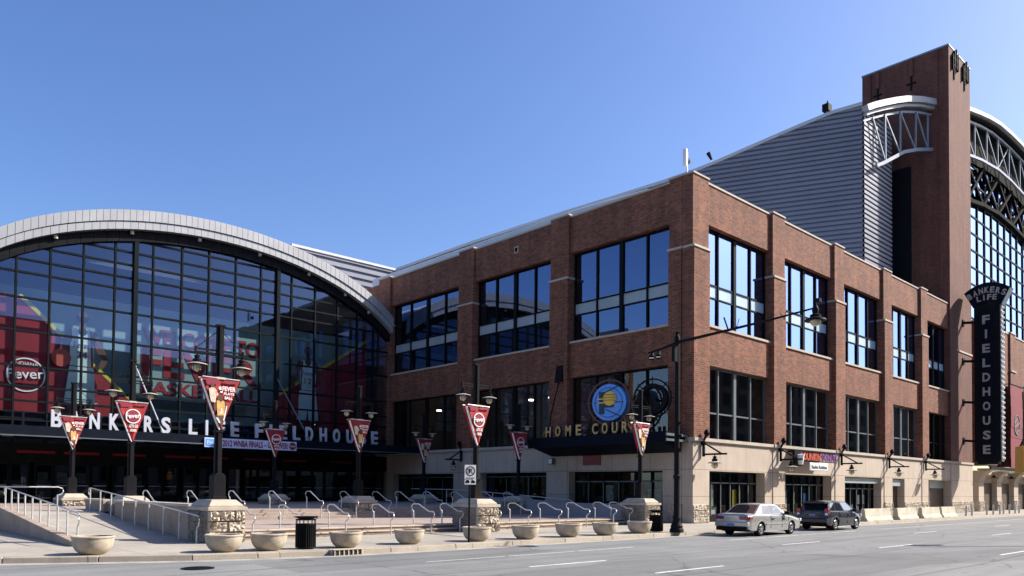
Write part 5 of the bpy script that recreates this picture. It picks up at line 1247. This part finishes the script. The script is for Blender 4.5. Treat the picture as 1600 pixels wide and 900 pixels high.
q = MB(); q.tube([(bx, by - 6.2, 8.9), (bx, by - 6.2, 8.45)], 0.04, 8); q.lathe([(0.05, 0.1), (0.1, 0.02), (0.13, -0.1), (0.1, -0.22), (0.2, -0.28), (0.2, -0.36), (0.38, -0.44), (0.4, -0.5), (0.16, -0.48), (0, -0.48)], (bx, by - 6.2, 8.75), 20); q.box(bx - 0.1, bx + 0.1, by - 6.4, by - 6.2, 8.95, 9.08); q.build('lamp_shade', 'pole', sl, smooth=True)
q = MB(); q.lathe([(0.2, 0), (0.2, -0.08), (0.12, -0.2), (0, -0.24)], (bx, by - 6.2, 8.28), 16); q.build('globe', 'globe', sl, smooth=True)
for yy in (1.35, 0.98):
    q = MB(); q.tube([(bx, by + yy, 8.05), (bx - 0.02, by + yy - 0.02, 7.9), (bx - 0.16, by + yy - 0.1, 7.72)], [0.05, 0.08, 0.15], 12); q.build('spot_light', 'pole', sl)
    q = MB(); q.lathe([(0, 0), (0.1, 0.0), (0.12, 0.02)], (bx - 0.17, by + yy - 0.11, 7.70), 10); q.build('spot_lens', 'white', sl)

# ---- jersey barriers
def barrier(Lb):
    t_ = thing('concrete_barrier', (0, 0, 0), '', 'barrier', 'concrete traffic barriers at the kerb')
    q = MB(); q.prism([(-0.3, 0), (0.3, 0), (0.3, 0.08), (0.16, 0.3), (0.1, 0.78), (-0.1, 0.78), (-0.16, 0.3), (-0.3, 0.08)], 'x', -Lb / 2, Lb / 2)
    q.build('body', 'barrier', t_, local=True, bevel=0.02); return t_
ba = barrier(3.6)
for i, (x, l_, rz) in enumerate(((14.1, 1.12, 0.0), (19.0, 1.0, 0.02), (23.5, 0.95, -0.015), (27.2, 0.85, 0.01))):
    c = ba if i == 0 else copy_tree(ba); c.location = (x, -4.3, 0); c.scale = (l_, 1, 1); c.rotation_euler = (0, 0, rz)
    c['label'] = '%s pale concrete barrier right of the dark car' % ORD[i]
# ---- bollards
q = MB(); q.lathe([(0.075, 0), (0.075, 0.78), (0.05, 0.84), (0, 0.86)], n=12); bo = q.build('bollard', 'steel', smooth=True)
BX = [31.6, 33.1, 37.0, 38.8, 40.7, 41.8, 43.6, 45.4, 46.7]
for i, x in enumerate(BX):
    c = bo if i == 0 else bo.copy()
    if i: COL.objects.link(c)
    c.location = (x, -4.3, 0); tag(c, '%s slim steel bollard from the left in front of the tower arcade' % ORD[i], 'bollard', 'bollards along the kerb')
bo.rotation_euler = (0.0, 0.22, 0)

# ---- traffic signal at the right edge
ts = thing('traffic_signal', (-1.75, -16.0, -0.15), 'yellow traffic signal on a black pole at the right edge of the view', 'traffic light')
q = MB(); q.tube([(-0.7, -17.5, -0.15), (-0.7, -17.5, 5.0)], 0.09, 10); q.tube([(-0.7, -17.5, 3.9), (-1.85, -16.1, 3.9), (-1.85, -16.0, 3.6)], 0.04, 8); q.build('pole', 'pole', ts)
q = MB(); q.box(-1.98, -1.72, -16.15, -15.85, 2.62, 3.62); q.build('housing', 'signal_yellow', ts, bevel=0.03)
for k in range(3):
    z = 2.8 + 0.32 * k; q = MB()
    q.tube([(-1.72, -16.0, z), (-1.42, -16.0, z - 0.02)], [0.14, 0.15], 14, cap=False); q.build('visor', 'signal_yellow', ts)
    q = MB(); q.lathe([(0, 0), (0.13, 0), (0.13, 0.02), (0, 0.03)], (-1.71, -16.0, z), 14, axis='x'); q.build('lens', 'soil', ts)

# ---- parked cars
def lerp(a, b2, u): return a + (b2 - a) * u
def interp(T, x):
    if x <= T[0][0]: return T[0][1:]
    for p0, p1 in zip(T, T[1:]):
        if p0[0] <= x <= p1[0]:
            u = (x - p0[0]) / (p1[0] - p0[0]); return tuple(lerp(a, b2, u) for a, b2 in zip(p0[1:], p1[1:]))
    return T[-1][1:]
def wheel(root, x, y, R, side):
    q = MB(); q.lathe([(R * 0.62, -0.1), (R * 0.9, -0.11), (R, -0.07), (R, 0.07), (R * 0.9, 0.11), (R * 0.62, 0.1)], (x, y, R), 28, axis='y')
    ty = q.build('tyre', 'tyre', root, local=True, smooth=True, sharp=50)
    q = MB(); yo = y + side * 0.1
    q.lathe([(R * 0.64, 0.0), (R * 0.6, side * -0.0 + side * 0.012), (R * 0.55, -side * 0.01), (R * 0.5, -side * 0.05)], (x, yo, R), 28, axis='y')
    for k in range(7):
        a = 2 * PI * k / 7; a2 = a + 0.22
        q.add([(x + R * 0.58 * math.cos(a), yo, R + R * 0.58 * math.sin(a)), (x + R * 0.58 * math.cos(a2 + 0.1), yo, R + R * 0.58 * math.sin(a2 + 0.1)), (x + R * 0.12 * math.cos(a2), yo + side * 0.02, R + R * 0.12 * math.sin(a2)), (x + R * 0.12 * math.cos(a), yo + side * 0.02, R + R * 0.12 * math.sin(a))], [(0, 1, 2, 3)])
    q.lathe([(R * 0.2, 0), (R * 0.15, side * 0.025), (0, side * 0.03)], (x, yo, R), 14, axis='y')
    q.build('rim', 'rim', ty, local=True)
    q = MB(); q.lathe([(0, 0), (R * 0.6, 0)], (x, yo - side * 0.06, R), 20, axis='y'); q.build('hub_back', 'tyre', ty, local=True)
def car(name, label, cat, spec, paint):
    t_ = thing(name, (0, 0, 0), label, cat)
    T = spec['body']            # x, bottom z, belt z, half width, centre z
    Rw, xw = spec['R'], spec['wheels']; L0, L1 = T[0][0], T[-1][0]
    xs_ = sorted(set([L0 + (L1 - L0) * i / 56 for i in range(57)] + [w_ + Rw * 1.13 * math.cos(PI * k / 12) for w_ in xw for k in range(13)] + [p_[0] for p_ in T]))
    rings = []
    for x in xs_:
        zb, zs, hw, zc = interp(T, x); za = zb
        for w_ in xw:
            d_ = abs(x - w_)
            if d_ < Rw * 1.13: za = max(za, Rw + math.sqrt(max(0, (Rw * 1.13) ** 2 - d_ * d_)) * 0.98)
        mid = (zs + zb) / 2
        m1 = max(za, mid * 0.8); m2 = max(za + 0.01, mid * 1.05); m3 = max(za + 0.02, zs - 0.09)
        half = [(0, zb + 0.02), (hw * 0.8, max(zb + 0.01, zb)), (hw * 0.97, za), (hw * 0.995, m1), (hw, m2), (hw * 0.985, m3), (hw * 0.95, zs - 0.02), (hw * 0.86, zs + 0.25 * (zc - zs) + 0.01), (hw * 0.55, zs + 0.8 * (zc - zs) + 0.01), (0, zc)]
        rings.append([(x, y, z) for y, z in half])
    q = MB(); n_ = 10
    for sg in (1, -1):
        for r0, r1 in zip(rings, rings[1:]):
            for j in range(n_ - 1):
                if j == 1: continue
                q.face([(p_[0], p_[1] * sg, p_[2]) for p_ in (r0[j], r1[j], r1[j + 1], r0[j + 1])])
        for r0 in (rings[0], rings[-1]): q.face([(p_[0], p_[1] * sg, p_[2]) for p_ in r0])
    q.build('body', paint, t_, local=True, smooth=True, sharp=32)
    q = MB(); q.box(L0 + 0.25, L1 - 0.25, -0.62, 0.62, 0.2, 0.55); q.build('underbody', 'tyre', t_, local=True)
    # cabin : lower ring / upper ring
    cb_ = spec['cabin']; (xb0, xb1, zb_, wb), (xt0, xt1, zt, wt) = cb_
    q = MB()
    def ringat(u, n2=9):
        x0, x1 = lerp(xb0, xt0, u), lerp(xb1, xt1, u); w_ = lerp(wb, wt, u); z = lerp(zb_, zt, u); o = []
        return x0, x1, w_, z
    def pt_(u, v, sgn):       # v along the car 0 rear ..1 front, roof crown
        x0, x1, w_, z = ringat(u); zc_ = z + (spec['crown'] * math.sin(PI * v) if u == 1 else 0)
        return (lerp(x0, x1, v), sgn * w_ * (1 - 0.04 * abs(2 * v - 1) ** 2), zc_)
    nv = 8
    for sg in (1, -1):
        for i in range(nv): q.face([pt_(0, i / nv, sg), pt_(0, (i + 1) / nv, sg), pt_(1, (i + 1) / nv, sg), pt_(1, i / nv, sg)])
    for i in range(nv):
        for j in range(4):
            def rp(v, k):
                p_ = pt_(1, v, 1); y = p_[1] * (1 - 2 * k / 4); return (p_[0], y, p_[2] + 0.035 * (1 - (1 - 2 * k / 4) ** 2))
            q.face([rp(i / nv, j), rp((i + 1) / nv, j), rp((i + 1) / nv, j + 1), rp(i / nv, j + 1)])
    def endp(v, u, k):
        a = pt_(u, v, 1); y = a[1] * (1 - 2 * k / 4); z = a[2] + (0.035 * (1 - (1 - 2 * k / 4) ** 2) if u == 1 else 0); bul = 0.06 * (1 - (1 - 2 * k / 4) ** 2) * (-1 if v == 0 else 1)
        return (a[0] + bul * (1 - 0.5 * u), y, z)
    for v in (0, 1):
        for k in range(4): q.face([endp(v, 0, k), endp(v, 0, k + 1), endp(v, 1, k + 1), endp(v, 1, k)])
    q.build('roof', paint, t_, local=True, smooth=True, sharp=28)
    # glass panes, a few millimetres proud
    for v, nm in ((0, 'rear_window'), (1, 'windscreen')):
        q = MB(); off = (-0.012 if v == 0 else 0.012)
        def gp(u, k):
            ks = 0.25 + k * (4 - 0.5) / 4; a0 = endp(v, u, 0); 
            y = a0[1] * (1 - 2 * ks / 4); A = pt_(0, v, 1); B_ = pt_(1, v, 1)
            xx = lerp(A[0], B_[0], u); crown = (1 - (1 - 2 * ks / 4) ** 2); zz = lerp(A[2], B_[2] + 0.035 * crown, u); ww = lerp(A[1], B_[1], u)
            bul = 0.06 * crown * (-1 if v == 0 else 1) * (1 - 0.5 * u)
            return (xx + bul + off, ww * (1 - 2 * ks / 4), zz + 0.008)
        for k in range(4): q.face([gp(0.06, k), gp(0.06, k + 1), gp(0.9, k + 1), gp(0.9, k)])
        q.build(nm, 'car_glass', t_, local=True)
    for sg in (1, -1):
        for (v0, v1) in spec['side']:
            q = MB()
            def sp_(u, v):
                a = pt_(0, v, sg); b_ = pt_(1, v, sg); return (lerp(a[0], b_[0], u), lerp(a[1], b_[1], u) + sg * 0.008, lerp(a[2], b_[2], u))
            q.face([sp_(0.08, v0[0]), sp_(0.08, v1[0]), sp_(0.86, v1[1]), sp_(0.86, v0[1])]); q.build('side_window', 'car_glass', t_, local=True)
        for x in spec['seams']:
            zb, zs, hw, zc = interp(T, x); q = MB(); q.box(x - 0.006, x + 0.006, sg * (hw * 0.97), sg * (hw * 1.0 + 0.003), 0.35, zs - 0.06); q.build('door_seam', 'tyre', t_, local=True)
        for x in spec['handles']:
            zb, zs, hw, zc = interp(T, x); q = MB(); q.box(x - 0.09, x + 0.09, sg * hw * 0.98, sg * (hw + 0.025), zs - 0.2, zs - 0.16); q.build('door_handle', paint if paint == 'car_dark' else 'black', t_, local=True)
        xm = spec['mirror']; zb, zs, hw, zc = interp(T, xm)
        q = MB(); q.box(xm - 0.08, xm + 0.06, sg * (hw - 0.08), sg * (hw + 0.17), zs + 0.02, zs + 0.17); q.build('mirror', 'black' if paint != 'car_dark' else paint, t_, local=True, bevel=0.03)
        zb, zs, hw, zc = interp(T, 0); q = MB(); q.box(xw[0] + Rw * 1.2, xw[1] - Rw * 1.2, sg * (hw - 0.02), sg * (hw + 0.018), 0.5, 0.56); q.build('side_strip', paint, t_, local=True)
        for w_ in xw: wheel(t_, w_, sg * (spec['hw'] - 0.14), Rw, sg)
    spec['rear'](t_)
    return t_
def rear_sedan(t_):
    for sg in (1, -1):
        q = MB(); q.box(-2.47, -2.3, sg * 0.36, sg * 0.8, 0.72, 0.88); q.box(-2.4, -2.12, sg * 0.76, sg * 0.845, 0.72, 0.88); q.build('tail_light', 'lens_red', t_, local=True, bevel=0.03)
    q = MB(); q.box(-2.53, -2.3, -0.8, 0.8, 0.42, 0.63); q.build('bumper', 'car_silver', t_, local=True, bevel=0.04)
    q = MB(); q.box(-2.545, -2.5, -0.17, 0.17, 0.43, 0.57); q.build('number_plate', 'plate', t_, local=True)
    q = MB(); q.box(-2.5, -2.3, -0.74, 0.74, 0.24, 0.41); q.build('valance', 'tyre', t_, local=True)
    for sg in (1, -1):
        q = MB(); q.box(2.2, 2.38, sg * 0.5, sg * 0.8, 0.58, 0.72); q.build('headlight', 'lens_clear', t_, local=True, bevel=0.03)
def rear_hatch(t_):
    for sg in (1, -1):
        q = MB(); q.box(-2.12, -1.9, sg * 0.62, sg * 0.83, 0.86, 1.12); q.build('tail_light', 'lens_red', t_, local=True, bevel=0.03)
        q = MB(); q.box(-2.125, -2.0, sg * 0.66, sg * 0.8, 0.78, 0.9); q.build('reverse_light', 'lens_clear', t_, local=True, bevel=0.02)
        q = MB(); q.box(1.9, 2.04, sg * 0.48, sg * 0.78, 0.66, 0.82); q.build('headlight', 'lens_clear', t_, local=True, bevel=0.03)
    q = MB(); q.box(-2.2, -1.95, -0.8, 0.8, 0.38, 0.62); q.build('bumper', 'car_dark', t_, local=True, bevel=0.05)
    q = MB(); q.box(-2.135, -2.1, -0.17, 0.17, 0.72, 0.86); q.build('number_plate', 'plate', t_, local=True)
    q = MB(); q.box(-2.13, -1.5, -0.66, 0.66, 1.375, 1.43); q.build('spoiler', 'car_dark', t_, local=True, bevel=0.02)
sedan = dict(R=0.31, wheels=(-1.42, 1.32), hw=0.86, crown=0.03,
    body=[(-2.46, 0.42, 0.86, 0.70, 0.9), (-2.4, 0.32, 0.93, 0.79, 0.97), (-2.2, 0.26, 0.95, 0.84, 1.0), (-1.6, 0.24, 0.95, 0.865, 1.0), (-0.5, 0.22, 0.93, 0.87, 0.98), (0.8, 0.22, 0.9, 0.87, 0.96), (1.5, 0.23, 0.82, 0.86, 0.9), (2.1, 0.26, 0.72, 0.82, 0.79), (2.35, 0.3, 0.64, 0.74, 0.69), (2.43, 0.36, 0.56, 0.64, 0.6)],
    cabin=((-1.85, 1.05, 0.93, 0.8), (-1.08, 0.2, 1.37, 0.62)), side=[((0.2, 0.08), (0.47, 0.48)), ((0.49, 0.51), (0.86, 0.9))], seams=(-0.62, 0.38, 1.0), handles=(-0.45, 0.55), mirror=0.75, rear=rear_sedan)
hatch = dict(R=0.32, wheels=(-1.25, 1.27), hw=0.85, crown=0.03,
    body=[(-2.12, 0.4, 0.92, 0.74, 0.97), (-2.08, 0.3, 1.0, 0.81, 1.03), (-1.8, 0.26, 1.02, 0.85, 1.05), (-0.5, 0.22, 0.98, 0.86, 1.02), (0.7, 0.22, 0.95, 0.86, 1.02), (1.2, 0.23, 0.88, 0.85, 0.97), (1.75, 0.27, 0.78, 0.8, 0.86), (1.98, 0.32, 0.68, 0.72, 0.75), (2.06, 0.38, 0.6, 0.62, 0.66)],
    cabin=((-2.02, 1.15, 0.98, 0.8), (-1.62, 0.3, 1.46, 0.63)), side=[((0.06, 0.05), (0.24, 0.26)), ((0.27, 0.29), (0.55, 0.56)), ((0.58, 0.59), (0.9, 0.92))], seams=(-0.9, 0.05, 0.9), handles=(-0.7, 0.25), mirror=0.85, rear=rear_hatch)
c1 = car('parked_car', 'silver beige four door saloon parked at the kerb, rear toward the camera', 'car', sedan, 'car_silver'); c1.location = (-3.98, -6.3, -0.15)
c2 = car('parked_car', 'dark blue black hatchback parked in front of the silver car', 'car', hatch, 'car_dark'); c2.location = (3.66, -6.1, -0.15)
for c in (c1, c2): c['group'] = 'cars parked along the kerb'

# ---- buildings across the street (behind the viewpoint, seen in the glass)
ob = thing('office_building', (0, -45, 0), 'dark stone office block across the street reflected in the glass', 'building')
q = MB(); q.box(-75, -10, -60, -40, 0, 25); q.box(-10, 24, -60, -40, 0, 22); q.box(24, 150, -60, -40, 0, 24.5); q.build('wall', simple('office_stone', (0.14, 0.12, 0.11), 0.9, 0, 0.15, 0.4, local=False), ob)
q = MB()
for i in range(52):
    for j in range(6):
        x = -73 + i * 4.1
        q.box(x, x + 2.2, -40, -39.9, 2.5 + 3.2 * j, 4.6 + 3.2 * j)
q.build('window', 'dark_panel', ob)
